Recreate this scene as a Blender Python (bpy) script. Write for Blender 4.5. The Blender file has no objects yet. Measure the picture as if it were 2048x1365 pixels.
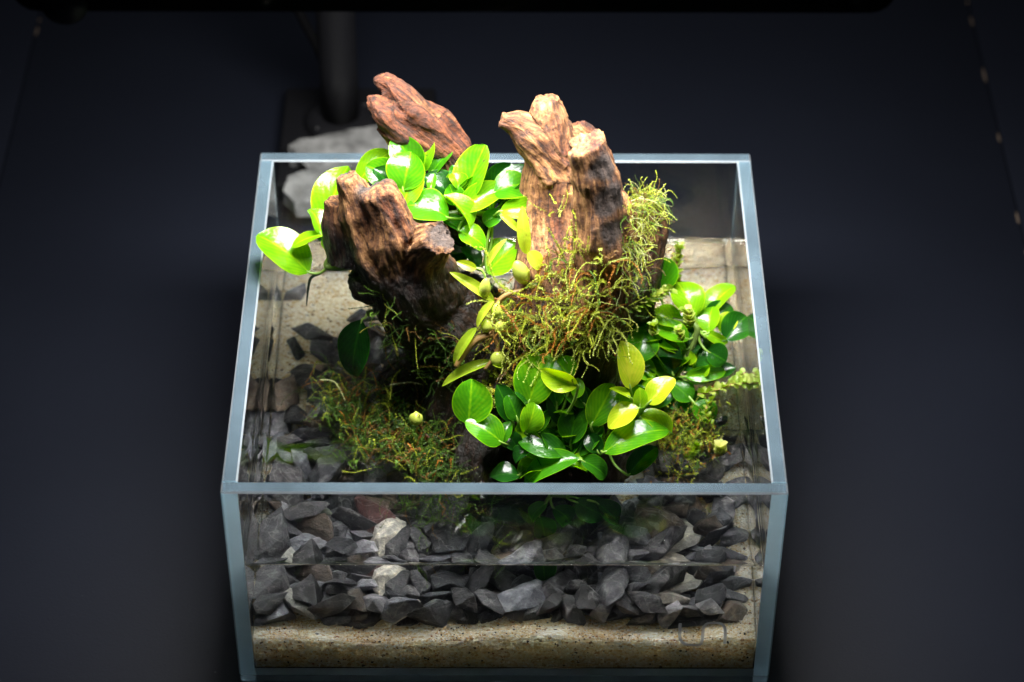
import bpy, bmesh, math, random
import numpy as np
from mathutils import Vector, Matrix, noise
from mathutils.bvhtree import BVHTree

SC = bpy.context.scene
COL = SC.collection
S = 0.01                       # everything below is written in centimetres

# ------------------------------------------------------------------ camera
CAM = Vector((0.054, -63.0, 74.05)); PITCH = 0.7330; YAW = .003; ROLL = .004; FPX = 5092.7
_r = Vector((math.cos(YAW), -math.sin(YAW), 0)); _f0 = Vector((math.sin(YAW), math.cos(YAW), 0))
FWD = (_f0*math.cos(PITCH) + Vector((0, 0, -1))*math.sin(PITCH)).normalized()
_up = _r.cross(FWD)
RGT = _r*math.cos(ROLL) + _up*math.sin(ROLL); UPV = -_r*math.sin(ROLL) + _up*math.cos(ROLL)
cd = bpy.data.cameras.new('camera'); cam = bpy.data.objects.new('camera', cd); COL.objects.link(cam)
cam.matrix_world = Matrix(((RGT.x, UPV.x, -FWD.x, CAM.x*S), (RGT.y, UPV.y, -FWD.y, CAM.y*S),
                           (RGT.z, UPV.z, -FWD.z, CAM.z*S), (0, 0, 0, 1)))
cd.sensor_width = 36; cd.lens = FPX*36/2048
cd.clip_start = .01; cd.clip_end = 50
cd.dof.use_dof = True; cd.dof.focus_distance = .945; cd.dof.aperture_fstop = 9.0
SC.camera = cam

# ------------------------------------------------------------------ world, exposure, sampling
w = bpy.data.worlds.new('World'); SC.world = w; w.use_nodes = True
bgn = w.node_tree.nodes['Background']; bgn.inputs[0].default_value = (.75, .85, 1, 1); bgn.inputs[1].default_value = .012
vs = SC.view_settings; vs.view_transform = 'Standard'; vs.look = 'None'; vs.gamma = 1; vs.exposure = 0.0; vs.use_curve_mapping = False
LAMP_W = 1.75
cy = SC.cycles
cy.use_denoising = True
try: cy.denoiser = 'OPENIMAGEDENOISE'; cy.denoising_input_passes = 'RGB_ALBEDO_NORMAL'
except Exception: pass
cy.max_bounces = 24; cy.diffuse_bounces = 5; cy.glossy_bounces = 8; cy.transmission_bounces = 24; cy.transparent_max_bounces = 16
cy.caustics_reflective = False; cy.caustics_refractive = True; cy.blur_glossy = 0.6
cy.sample_clamp_indirect = 60.0; cy.use_adaptive_sampling = False

# ------------------------------------------------------------------ helpers
def pray(px, py):
    return (FWD*FPX + RGT*(px-1024) - UPV*(py-682.5)).normalized()
def at(px, py, Y=None, Z=None):
    d = pray(px, py); t = (Y-CAM.y)/d.y if Y is not None else (Z-CAM.z)/d.z
    return CAM + d*t
DEBUG = False
def topx(P):
    X = P-CAM; z = X.dot(FWD); return 1024+FPX*X.dot(RGT)/z, 682.5-FPX*X.dot(UPV)/z
def tag(o, label=None, cat=None, group=None, kind=None):
    if label: o['label'] = label
    if cat: o['category'] = cat
    if group: o['group'] = group
    if kind: o['kind'] = kind
    return o
def thing(name, loc, label, cat, group=None):
    o = bpy.data.objects.new(name, None); COL.objects.link(o); o.empty_display_size = .01
    o.location = Vector(loc)*S; o['o'] = 0; del o['o']
    return tag(o, label, cat, group)
def worig(o):
    p = Vector((0, 0, 0))
    while o: p += o.location; o = o.parent
    return p/S
def mesh(name, verts, faces, mat, parent=None, loc=None, smooth=True, mats=None, fmat=None, cols=None):
    """verts in world centimetres"""
    po = worig(parent) if parent else Vector((0, 0, 0))
    lo = Vector(loc) if loc is not None else po
    me = bpy.data.meshes.new(name)
    V = (np.array(verts, dtype=float).reshape(-1, 3) - np.array(lo))*S
    me.from_pydata(V.tolist(), [], faces)
    for m in (mats or [mat]): me.materials.append(m)
    if fmat is not None: me.polygons.foreach_set('material_index', fmat)
    me.polygons.foreach_set('use_smooth', [smooth]*len(me.polygons))
    if cols is not None:
        a = me.color_attributes.new('tint', 'FLOAT_COLOR', 'POINT')
        c = np.ones((len(V), 4)); c[:, :3] = np.array(cols).reshape(-1, 3); a.data.foreach_set('color', c.ravel())
    me.update()
    o = bpy.data.objects.new(name, me); COL.objects.link(o)
    o.parent = parent; o.location = (lo-po)*S
    return o
def bm_geo(bm):
    bm.verts.index_update()
    return [v.co[:] for v in bm.verts], [[v.index for v in f.verts] for f in bm.faces]
def box_geo(x0, x1, y0, y1, z0, z1, bev=0, seg=2, which=None):
    bm = bmesh.new(); bmesh.ops.create_cube(bm, size=1)
    for v in bm.verts: v.co = Vector(((x0+x1)/2+v.co.x*(x1-x0), (y0+y1)/2+v.co.y*(y1-y0), (z0+z1)/2+v.co.z*(z1-z0)))
    if bev: bmesh.ops.bevel(bm, geom=[e for e in bm.edges if which is None or which(e)], offset=bev, segments=seg, affect='EDGES', profile=.5)
    g = bm_geo(bm); bm.free(); return g
def frame(t):
    t = t.normalized(); a = Vector((0, 0, 1)) if abs(t.z) < .9 else Vector((1, 0, 0))
    u = t.cross(a).normalized(); return u, t.cross(u).normalized()
def catmull(pts, step):
    """pts: list of (Vector, r); resampled"""
    out = []; n = len(pts)
    for i in range(n-1):
        p0, p1, p2, p3 = pts[max(i-1, 0)], pts[i], pts[i+1], pts[min(i+2, n-1)]
        m = max(1, int((p2[0]-p1[0]).length/step))
        for k in range(m):
            t = k/m
            def cr(a, b, c, d): return .5*((2*b)+(c-a)*t+(2*a-5*b+4*c-d)*t*t+(3*b-a-3*c+d)*t**3)
            out.append((cr(p0[0], p1[0], p2[0], p3[0]), max(.004, cr(p0[1], p1[1], p2[1], p3[1]))))
    out.append(pts[-1]); return out
def tube_geo(pts, seg=8, step=.15, V=None, F=None, rough=0, seed=0):
    V = [] if V is None else V; F = [] if F is None else F
    P = catmull(pts, step); n = len(P); b0 = len(V)
    u = None
    for i in range(n):
        t = (P[min(i+1, n-1)][0]-P[max(i-1, 0)][0]).normalized()
        if u is None: u, v = frame(t)
        else:
            u = (u-t*u.dot(t)).normalized(); v = t.cross(u)
        for k in range(seg):
            a = 2*math.pi*k/seg; r = P[i][1]
            if rough: r *= 1+rough*noise.noise(Vector((math.cos(a)*1.6+seed, math.sin(a)*1.6, i*step*.35)))
            V.append((P[i][0]+u*(math.cos(a)*r)+v*(math.sin(a)*r))[:])
    for i in range(n-1):
        for k in range(seg):
            a = b0+i*seg+k; b = b0+i*seg+(k+1) % seg
            F.append((a, b, b+seg, a+seg))
    F.append(tuple(b0+k for k in range(seg))[::-1]); F.append(tuple(b0+(n-1)*seg+k for k in range(seg)))
    return V, F

# ------------------------------------------------------------------ materials
def mat(name):
    m = bpy.data.materials.new(name); m.use_nodes = True; nt = m.node_tree; nt.nodes.clear()
    out = nt.nodes.new('ShaderNodeOutputMaterial'); return m, nt, out
def N(nt, typ, **kw):
    n = nt.nodes.new('ShaderNode'+typ)
    for k, v in kw.items():
        if k.startswith('i_'):
            key = k[2:]; key = int(key) if key.isdigit() else key.replace('_', ' ')
            n.inputs[key].default_value = v
        else: setattr(n, k, v)
    return n
def L(nt, a, ao, b, bi): nt.links.new(a.outputs[ao], b.inputs[bi])
def ramp(nt, stops, interp='LINEAR'):
    n = nt.nodes.new('ShaderNodeValToRGB'); n.color_ramp.interpolation = interp
    e = n.color_ramp.elements
    while len(e) < len(stops): e.new(.5)
    for x, (p, c) in zip(e, stops): x.position = p; x.color = (*c, 1) if len(c) == 3 else c
    return n
def simple(name, col, rough=.5, spec=.5, metal=0, noise_amt=0, nscale=200, bump=0):
    m, nt, out = mat(name); p = N(nt, 'BsdfPrincipled'); L(nt, p, 0, out, 0)
    p.inputs['Base Color'].default_value = (*col, 1); p.inputs['Roughness'].default_value = rough
    p.inputs['Specular IOR Level'].default_value = spec; p.inputs['Metallic'].default_value = metal
    if noise_amt or bump:
        tc = N(nt, 'TexCoord'); n = N(nt, 'TexNoise'); n.inputs['Scale'].default_value = nscale; n.inputs['Detail'].default_value = 6
        L(nt, tc, 'Object', n, 'Vector')
        r = ramp(nt, [(.3, tuple(c*(1-noise_amt) for c in col)), (.7, tuple(min(1, c*(1+noise_amt)) for c in col))])
        L(nt, n, 0, r, 0); L(nt, r, 0, p, 'Base Color')
        if bump:
            b = N(nt, 'Bump'); b.inputs['Strength'].default_value = bump; b.inputs['Distance'].default_value = .001
            L(nt, n, 0, b, 'Height'); L(nt, b, 0, p, 'Normal')
    return m

def make_glass(name, ior, col):
    m, nt, out = mat(name); g = N(nt, 'BsdfGlass'); g.inputs['IOR'].default_value = ior; g.inputs['Roughness'].default_value = 0
    g.inputs['Color'].default_value = (*col, 1); L(nt, g, 0, out, 0); return m
M_GLASS = make_glass('clear_glass', 1.5, (.985, .995, .997))
M_WATER = make_glass('clear_water', 1.333, (.985, .99, .985))
def make_edge(name, frac, col, rough=.18):
    m, nt, out = mat(name)
    g = N(nt, 'BsdfGlass'); g.inputs['IOR'].default_value = 1.5; g.inputs['Roughness'].default_value = rough; g.inputs['Color'].default_value = (.8, .92, .97, 1)
    d = N(nt, 'BsdfDiffuse'); d.inputs['Color'].default_value = (*col, 1)
    t = N(nt, 'BsdfTranslucent'); t.inputs['Color'].default_value = (*col, 1)
    a = N(nt, 'MixShader'); a.inputs[0].default_value = .5; L(nt, d, 0, a, 1); L(nt, t, 0, a, 2)
    tc = N(nt, 'TexCoord'); n = N(nt, 'TexNoise'); n.inputs['Scale'].default_value = 60; n.inputs['Detail'].default_value = 5
    L(nt, tc, 'Object', n, 'Vector')
    mr = N(nt, 'MapRange'); mr.inputs['From Min'].default_value = .3; mr.inputs['From Max'].default_value = .7
    mr.inputs['To Min'].default_value = frac-.06; mr.inputs['To Max'].default_value = frac+.06; L(nt, n, 0, mr, 0)
    b = N(nt, 'MixShader'); L(nt, mr, 0, b, 0); L(nt, g, 0, b, 1); L(nt, a, 0, b, 2); L(nt, b, 0, out, 0); return m
M_EDGE = make_edge('ground_glass_edge', .30, (.42, .60, .74), .04)
M_BEVEL = make_edge('bevel_highlight', .55, (.78, .86, .94), .2)  # the bevel's bright highlight line, put into a pale diffuse colour
M_SEAM = make_edge('clear_adhesive_seam', .94, (.66, .88, 1.0))
m, nt, out = mat('etched_frost'); M_ETCH = m
_a = N(nt, 'BsdfTranslucent'); _a.inputs[0].default_value = (.85, .88, .95, 1); _b = N(nt, 'BsdfTransparent'); _c = N(nt, 'BsdfDiffuse'); _c.inputs[0].default_value = (.8, .82, .9, 1)
_m = N(nt, 'MixShader'); _m.inputs[0].default_value = .5; _m2 = N(nt, 'MixShader'); _m2.inputs[0].default_value = .35
L(nt, _a, 0, _m2, 1); L(nt, _c, 0, _m2, 2); L(nt, _b, 0, _m, 1); L(nt, _m2, 0, _m, 2); L(nt, _m, 0, out, 0)

# black table
m, nt, out = mat('black_table'); M_TABLE = m
p = N(nt, 'BsdfPrincipled'); L(nt, p, 0, out, 0)
tc = N(nt, 'TexCoord'); n1 = N(nt, 'TexNoise', i_Scale=9, i_Detail=4); L(nt, tc, 'Object', n1, 'Vector')
r1 = ramp(nt, [(.3, (.0076, .0094, .0165)), (.75, (.0096, .0119, .0202))]); L(nt, n1, 0, r1, 0); L(nt, r1, 0, p, 'Base Color')
vd = N(nt, 'TexVoronoi', i_Scale=55); L(nt, tc, 'Object', vd, 'Vector'); vr = ramp(nt, [(.018, (1, 1, 1)), (.03, (0, 0, 0))]); L(nt, vd, 'Distance', vr, 0)
vs1 = N(nt, 'SeparateColor'); L(nt, vd, 'Color', vs1, 0); vg = N(nt, 'Math', operation='GREATER_THAN'); vg.inputs[1].default_value = .9; L(nt, vs1, 0, vg, 0); vm_ = N(nt, 'Math', operation='MULTIPLY'); L(nt, vr, 0, vm_, 0); L(nt, vg, 0, vm_, 1)
vx = N(nt, 'Mix', data_type='RGBA'); L(nt, vm_, 0, vx, 0); L(nt, r1, 0, vx, 6); vx.inputs[7].default_value = (.06, .06, .065, 1); L(nt, vx, 2, p, 'Base Color')
n2 = N(nt, 'TexNoise', i_Scale=900, i_Detail=2); L(nt, tc, 'Object', n2, 'Vector')
b = N(nt, 'Bump', i_Strength=.12, i_Distance=.0005); L(nt, n2, 0, b, 'Height'); L(nt, b, 0, p, 'Normal')
p.inputs['Roughness'].default_value = .5; p.inputs['Specular IOR Level'].default_value = .35

M_BLACK = simple('black_coated_metal', (.008, .008, .0095), .42, .4, nscale=400, bump=.1)
M_BLACKM = simple('matt_black_housing', (.004, .004, .005), .8, .1)
M_RUBBER = simple('black_cable_rubber', (.0025, .0025, .003), .9, .05)
M_SLAB = simple('grey_slate_slab', (.21, .21, .205), .75, .3, noise_amt=.6, nscale=110, bump=.9)
M_CHIP = simple('chipped_edge_spot', (.16, .12, .09), .5)
m, nt, out = mat('led_panel'); M_LED = m
e = N(nt, 'Emission'); e.inputs[0].default_value = (1, .98, .94, 1); e.inputs[1].default_value = 4; L(nt, e, 0, out, 0)

# sand
m, nt, out = mat('sand'); M_SAND = m
p = N(nt, 'BsdfPrincipled', i_Roughness=.7); L(nt, p, 0, out, 0)
p.inputs['Subsurface Weight'].default_value = 1.0; p.inputs['Subsurface Radius'].default_value = (1, .92, .78); p.inputs['Subsurface Scale'].default_value = .05
tc = N(nt, 'TexCoord'); v = N(nt, 'TexVoronoi', i_Scale=900); L(nt, tc, 'Object', v, 'Vector')
sep = N(nt, 'SeparateColor'); L(nt, v, 'Color', sep, 0)
r1 = ramp(nt, [(0, (.02, .02, .02)), (.025, (.46, .27, .11)), (.12, (.64, .48, .25)), (.45, (.74, .62, .40)), (.8, (.84, .77, .60)), (1, (.76, .62, .38))]); L(nt, sep, 0, r1, 0)
L(nt, r1, 0, p, 'Base Color')
b = N(nt, 'Bump', i_Strength=.9, i_Distance=.0008, invert=True); L(nt, v, 'Distance', b, 'Height'); L(nt, b, 0, p, 'Normal')
# grains / anything tinted by its own colour attribute
def tinted(name, rough, spec=.5, trans=0, bump=0, nscale=300):
    m, nt, out = mat(name); p = N(nt, 'BsdfPrincipled', i_Roughness=rough); p.inputs['Specular IOR Level'].default_value = spec
    a = N(nt, 'Attribute', attribute_name='tint'); L(nt, a, 'Color', p, 'Base Color')
    if bump:
        tc = N(nt, 'TexCoord'); n = N(nt, 'TexNoise', i_Scale=nscale, i_Detail=5); L(nt, tc, 'Object', n, 'Vector')
        b = N(nt, 'Bump', i_Strength=bump, i_Distance=.001); L(nt, n, 0, b, 'Height'); L(nt, b, 0, p, 'Normal')
    if trans:
        t = N(nt, 'BsdfTranslucent'); L(nt, a, 'Color', t, 0); mx = N(nt, 'MixShader'); mx.inputs[0].default_value = trans
        L(nt, p, 0, mx, 1); L(nt, t, 0, mx, 2); L(nt, mx, 0, out, 0)
    else: L(nt, p, 0, out, 0)
    return m
M_GRAIN = tinted('sand_grains', .4, .5, .45)
M_MOSS = tinted('moss_fronds', .42, .5, .35)

# stones: colour comes from each stone's own property
m, nt, out = mat('slate_stone'); M_STONE = m
p = N(nt, 'BsdfPrincipled', i_Roughness=.38); L(nt, p, 0, out, 0); p.inputs['Specular IOR Level'].default_value = .5
at_c = N(nt, 'Attribute', attribute_name='stone_colour', attribute_type='OBJECT')
tc = N(nt, 'TexCoord'); oi = N(nt, 'ObjectInfo')
ad = N(nt, 'VectorMath', operation='ADD'); L(nt, tc, 'Object', ad, 0)
mm = N(nt, 'VectorMath', operation='SCALE'); mm.inputs[0].default_value = (3, 5, 7); L(nt, oi, 'Random', mm, 'Scale'); L(nt, mm, 0, ad, 1)
n1 = N(nt, 'TexNoise', i_Scale=260, i_Detail=9, i_Roughness=.7); L(nt, ad, 0, n1, 'Vector')
n2 = N(nt, 'TexNoise', i_Scale=1300, i_Detail=4); L(nt, ad, 0, n2, 'Vector')
r1 = ramp(nt, [(.30, (.35, .35, .38)), (.46, (.8, .8, .83)), (.58, (1.4, 1.38, 1.34)), (.70, (3.0, 2.9, 2.7))]); L(nt, n1, 0, r1, 0)
mx = N(nt, 'Mix', data_type='RGBA', blend_type='MULTIPLY'); mx.inputs[0].default_value = 1
L(nt, at_c, 'Color', mx, 6); L(nt, r1, 0, mx, 7); L(nt, mx, 2, p, 'Base Color')
# thin pale veins
wv = N(nt, 'TexNoise', i_Scale=70, i_Detail=3, i_Distortion=1.2); L(nt, ad, 0, wv, 'Vector')
rv = ramp(nt, [(.485, (0, 0, 0)), (.5, (1, 1, 1)), (.515, (0, 0, 0))]); L(nt, wv, 0, rv, 0)
mv = N(nt, 'Mix', data_type='RGBA', blend_type='MIX'); mul = N(nt, 'Math', operation='MULTIPLY'); mul.inputs[1].default_value = .3
L(nt, rv, 0, mul, 0); L(nt, mul, 0, mv, 0); L(nt, mx, 2, mv, 6); mv.inputs[7].default_value = (.42, .42, .41, 1); L(nt, mv, 2, p, 'Base Color')
b = N(nt, 'Bump', i_Strength=1, i_Distance=.002); L(nt, n1, 0, b, 'Height')
b2 = N(nt, 'Bump', i_Strength=.5, i_Distance=.0006); L(nt, n2, 0, b2, 'Height'); L(nt, b, 0, b2, 'Normal'); L(nt, b2, 0, p, 'Normal')

# driftwood
m, nt, out = mat('driftwood'); M_WOOD = m
p = N(nt, 'BsdfPrincipled'); L(nt, p, 0, out, 0)
ag = N(nt, 'Attribute', attribute_name='grain'); ad_ = N(nt, 'Attribute', attribute_name='dry'); ac = N(nt, 'Attribute', attribute_name='char')
n1 = N(nt, 'TexNoise', i_Scale=6.5, i_Detail=9, i_Roughness=.62); L(nt, ag, 'Vector', n1, 'Vector')
n2 = N(nt, 'TexNoise', i_Scale=.9, i_Detail=4); L(nt, ag, 'Vector', n2, 'Vector')
tc = N(nt, 'TexCoord'); n3 = N(nt, 'TexNoise', i_Scale=1300, i_Detail=4, i_Roughness=.7); L(nt, tc, 'Object', n3, 'Vector')
mixv = N(nt, 'Math', operation='MULTIPLY_ADD'); mixv.inputs[1].default_value = .62
n4 = N(nt, 'TexNoise', i_Scale=420, i_Detail=9, i_Roughness=.7); L(nt, tc, 'Object', n4, 'Vector')
n4m = N(nt, 'Math', operation='MULTIPLY'); n4m.inputs[1].default_value = .38; L(nt, n4, 0, n4m, 0); L(nt, n1, 0, mixv, 0); L(nt, n4m, 0, mixv, 2)
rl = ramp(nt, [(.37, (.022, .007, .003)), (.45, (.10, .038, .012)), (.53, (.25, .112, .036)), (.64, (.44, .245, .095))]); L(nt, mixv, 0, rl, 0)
rd = ramp(nt, [(.38, (.0018, .001, .0006)), (.5, (.007, .0026, .0014)), (.6, (.030, .010, .004)), (.7, (.07, .027, .011))]); L(nt, mixv, 0, rd, 0)  # low wood: wet brown, blackened further with painted shade
rr = ramp(nt, [(.39, (.012, .004, .002)), (.49, (.068, .018, .006)), (.62, (.21, .062, .019))]); L(nt, mixv, 0, rr, 0)
mr = N(nt, 'Mix', data_type='RGBA'); rp = ramp(nt, [(.44, (0, 0, 0)), (.60, (1, 1, 1))]); ard = N(nt, 'Attribute', attribute_name='redness', attribute_type='OBJECT'); rad_ = N(nt, 'Math', operation='ADD'); L(nt, n2, 0, rad_, 0); L(nt, ard, 'Fac', rad_, 1); L(nt, rad_, 0, rp, 0); L(nt, rp, 0, mr, 0)
L(nt, rl, 0, mr, 6); L(nt, rr, 0, mr, 7)
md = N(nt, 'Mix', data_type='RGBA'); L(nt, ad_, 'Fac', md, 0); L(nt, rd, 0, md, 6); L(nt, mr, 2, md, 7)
mc = N(nt, 'Mix', data_type='RGBA'); L(nt, ac, 'Fac', mc, 0); L(nt, md, 2, mc, 6)
rc = ramp(nt, [(.35, (.018, .014, .013)), (.6, (.07, .055, .05)), (.78, (.2, .14, .1))]); L(nt, n3, 0, rc, 0); L(nt, rc, 0, mc, 7)
L(nt, mc, 2, p, 'Base Color')
mrr = N(nt, 'MapRange'); mrr.inputs['To Min'].default_value = .4; mrr.inputs['To Max'].default_value = .78; L(nt, ad_, 'Fac', mrr, 0); L(nt, mrr, 0, p, 'Roughness')
b = N(nt, 'Bump', i_Strength=1, i_Distance=.0024); L(nt, mixv, 0, b, 'Height')
b2 = N(nt, 'Bump', i_Strength=.6, i_Distance=.0007); L(nt, n3, 0, b2, 'Height'); L(nt, b, 0, b2, 'Normal'); L(nt, b2, 0, p, 'Normal')

# leaves: 'leaf_age' on each leaf, 0 = old dark green, 1 = young yellow green
def leaf_mat(name, stops, rough=.22, trans=.4, spec=.6):
    m, nt, out = mat(name)
    a = N(nt, 'Attribute', attribute_name='leaf_age', attribute_type='OBJECT')
    uv = N(nt, 'UVMap', uv_map='UVMap'); sx = N(nt, 'SeparateXYZ'); L(nt, uv, 0, sx, 0)
    tc = N(nt, 'TexCoord'); n = N(nt, 'TexNoise', i_Scale=110, i_Detail=6); L(nt, tc, 'Object', n, 'Vector')
    nm = N(nt, 'MapRange'); nm.inputs['From Min'].default_value = .3; nm.inputs['From Max'].default_value = .7; nm.inputs['To Min'].default_value = -.07; nm.inputs['To Max'].default_value = .07
    L(nt, n, 0, nm, 0)
    # pale midrib; light caught on the margin is painted as a pale rim
    ab = N(nt, 'Math', operation='ABSOLUTE'); s5 = N(nt, 'Math', operation='SUBTRACT'); s5.inputs[1].default_value = .5; L(nt, sx, 'X', s5, 0); L(nt, s5, 0, ab, 0)
    rib_rim_light = ramp(nt, [(0, (.16, .16, .16)), (.02, (.1, .1, .1)), (.05, (0, 0, 0)), (.46, (0, 0, 0)), (.492, (.22, .22, .22))]); L(nt, ab, 0, rib_rim_light, 0)
    # side veins
    w1 = N(nt, 'Math', operation='MULTIPLY'); w1.inputs[1].default_value = 1.3; L(nt, ab, 0, w1, 0)
    w2 = N(nt, 'Math', operation='SUBTRACT'); L(nt, sx, 'Y', w2, 0); L(nt, w1, 0, w2, 1)
    w3 = N(nt, 'Math', operation='MULTIPLY'); w3.inputs[1].default_value = 40; L(nt, w2, 0, w3, 0)
    w4 = N(nt, 'Math', operation='SINE'); L(nt, w3, 0, w4, 0)
    s1 = N(nt, 'Math', operation='ADD'); L(nt, a, 'Fac', s1, 0); L(nt, nm, 0, s1, 1)
    s2 = N(nt, 'Math', operation='ADD'); L(nt, s1, 0, s2, 0); L(nt, rib_rim_light, 0, s2, 1)
    vm = N(nt, 'Math', operation='MULTIPLY'); vm.inputs[1].default_value = .02; L(nt, w4, 0, vm, 0)
    s3 = N(nt, 'Math', operation='ADD', use_clamp=True); L(nt, s2, 0, s3, 0); L(nt, vm, 0, s3, 1)
    cr = ramp(nt, stops); L(nt, s3, 0, cr, 0)
    # a few brown flecks
    fl = N(nt, 'TexNoise', i_Scale=260, i_Detail=2); L(nt, tc, 'Object', fl, 'Vector'); fr = ramp(nt, [(.73, (0, 0, 0)), (.77, (.6, .6, .6))]); L(nt, fl, 0, fr, 0)
    fm = N(nt, 'Mix', data_type='RGBA'); L(nt, fr, 0, fm, 0); L(nt, cr, 0, fm, 6); fm.inputs[7].default_value = (.09, .05, .015, 1)
    p = N(nt, 'BsdfPrincipled', i_Roughness=rough); p.inputs['Specular IOR Level'].default_value = spec
    L(nt, fm, 2, p, 'Base Color')
    bh = N(nt, 'TexNoise', i_Scale=300, i_Detail=5); L(nt, tc, 'Object', bh, 'Vector')
    b = N(nt, 'Bump', i_Strength=.3, i_Distance=.0012); L(nt, bh, 0, b, 'Height')
    b2 = N(nt, 'Bump', i_Strength=.03, i_Distance=.0003); L(nt, w4, 0, b2, 'Height'); L(nt, b, 0, b2, 'Normal'); L(nt, b2, 0, p, 'Normal')
    t = N(nt, 'BsdfTranslucent'); hs = N(nt, 'HueSaturation'); hs.inputs['Saturation'].default_value = 1.1; hs.inputs['Value'].default_value = 1.5; L(nt, fm, 2, hs, 'Color'); L(nt, hs, 0, t, 0)
    mx = N(nt, 'MixShader'); mx.inputs[0].default_value = trans; L(nt, p, 0, mx, 1); L(nt, t, 0, mx, 2); L(nt, mx, 0, out, 0)
    return m
M_LEAF = leaf_mat('broad_leaf', [(0, (.004, .026, .005)), (.25, (.012, .085, .006)), (.5, (.055, .25, .004)), (.72, (.23, .49, .006)), (.9, (.46, .64, .015)), (1, (.66, .72, .04))])
M_ORCH = leaf_mat('thin_leaf', [(0, (.10, .26, .015)), (.5, (.30, .48, .02)), (1, (.55, .64, .05))], .3, .45)
M_PETIOLE = simple('green_stalk', (.17, .30, .04), .4, .5, noise_amt=.3, nscale=150)
M_RHIZ = simple('rhizome', (.09, .14, .025), .45, .5, noise_amt=.5, nscale=200, bump=.3)
M_ROOT = simple('dark_root', (.02, .035, .012), .5, .4)
M_BULB = simple('pseudobulb', (.42, .50, .07), .35, .5, noise_amt=.3, nscale=220)
M_STEMB = simple('brown_stem', (.22, .13, .04), .5, .4, noise_amt=.4, nscale=260, bump=.4)
M_SPRIG = leaf_mat('small_round_leaf', [(0, (.06, .16, .015)), (.5, (.24, .36, .03)), (1, (.62, .62, .20))], .35, .4)

# ------------------------------------------------------------------ table
def table():
    t = tag(bpy.data.objects.new('table', None), kind='structure'); COL.objects.link(t)
    for x0, x1 in ((-90, -23.66), (-23.6, 23.6), (23.66, 90)):
        mesh('board', *box_geo(x0, x1, -60, 120, -2.2, -.012, bev=.04), M_TABLE, t)
    for (px, py, l) in [(1908, 4, .5), (1933, 42, 1.1), (1960, 150, 1.6), (1994, 275, 1.0), (2031, 435, 1.1), (2044, 505, .5), (30, 62, .9), (22, 40, .4)]:
        p = at(px, py, Z=0); sg = math.copysign(1, p.x); x = 23.6*sg
        V, F = tube_geo([(Vector((x-.05*sg, p.y-l/2, -.05)), .02), (Vector((x-.04*sg, p.y, -.04)), .07), (Vector((x-.05*sg, p.y+l/2, -.05)), .02)], 6, .2, rough=.5, seed=px)
        mesh('edge_chip', V, F, M_CHIP, t)
    tag(mesh('floor', [(-300, -200, -70), (300, -200, -70), (300, 400, -70), (-300, 400, -70)], [(0, 1, 2, 3)], simple('dark_floor', (.008, .009, .011), .7)), kind='structure')
table()

# ------------------------------------------------------------------ lamp on its stand
def lamp():
    t = thing('aquarium_lamp', (-7.6, 33.2, 0), 'black LED lamp on an upright post reaching over the glass tank', 'lamp')
    mesh('base_plate', *box_geo(-10.6, -3.4, 29.2, 36.5, 0, .9, bev=.12), M_BLACK, t)
    V, F = tube_geo([(Vector((-7.8, 33.6, .8)), 1.7), (Vector((-7.8, 33.6, 1.3)), 1.65), (Vector((-7.8, 33.6, 1.5)), 1.2)], 28, .1)
    mesh('collar', V, F, M_BLACK, t)
    V, F = tube_geo([(Vector((-7.8, 33.6, 1.3)), .9), (Vector((-7.8, 33.6, 31.0)), .9)], 28, 4)
    mesh('pole', V, F, M_BLACK, t)
    for a in range(4):
        an = a*math.pi/2+.7; c = Vector((-7.8+1.42*math.cos(an), 33.6+1.42*math.sin(an), 1.3))
        V, F = tube_geo([(c, .2), (c+Vector((0, 0, .16)), .2), (c+Vector((0, 0, .2)), .14)], 6, .1); mesh('bolt', V, F, M_BLACK, t)
    mesh('arm', *box_geo(-8.4, -6.6, 16.0, 34.5, 29.3, 30.6, bev=.15), M_BLACKM, t)
    x0, x1, y0, y1, z0, z1 = -15.8, 12.5, 5.1, 16.6, 27.0, 29.2
    h = mesh('housing', *box_geo(x0, x1, y0, y1, z0, z1, bev=.75, seg=4, which=lambda e: abs(e.verts[0].co.y-e.verts[1].co.y) > 1), M_BLACKM, t)
    mesh('led_panel', *box_geo(.2-10, .2+10, 11.4-3.5, 11.4+3.5, z0-.06, z0-.01), M_LED, h)
    V, F = tube_geo([(Vector((x0+1.6, y0-.05, z0+.25)), .75), (Vector((x0+1.6, y0+.9, z0+.25)), .8)], 20, .3); mesh('thumb_screw', V, F, M_BLACK, h)
    # cable drooping beside the pole
    V, F = tube_geo([(Vector((-10.3, 33.0, 26)), .22), (Vector((-10.4, 33.0, 15)), .22), (Vector((-10.0, 33.3, 9.5)), .22), (Vector((-8.6, 33.6, 5.0)), .22), (Vector((-8.2, 34.6, 2)), .22)], 10, .4)
    mesh('cable', V, F, M_RUBBER, t)
    ld = bpy.data.lights.new('led_light', 'AREA'); ld.shape = 'RECTANGLE'; ld.size = .18; ld.size_y = .066; ld.spread = math.radians(150); ld.energy = LAMP_W; ld.color = (1, .985, .955)
    lo = bpy.data.objects.new('led_light', ld); COL.objects.link(lo); lo.parent = t
    lo.location = Vector((.2, 11.4, z0-.1))*S - t.location
lamp()
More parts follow.
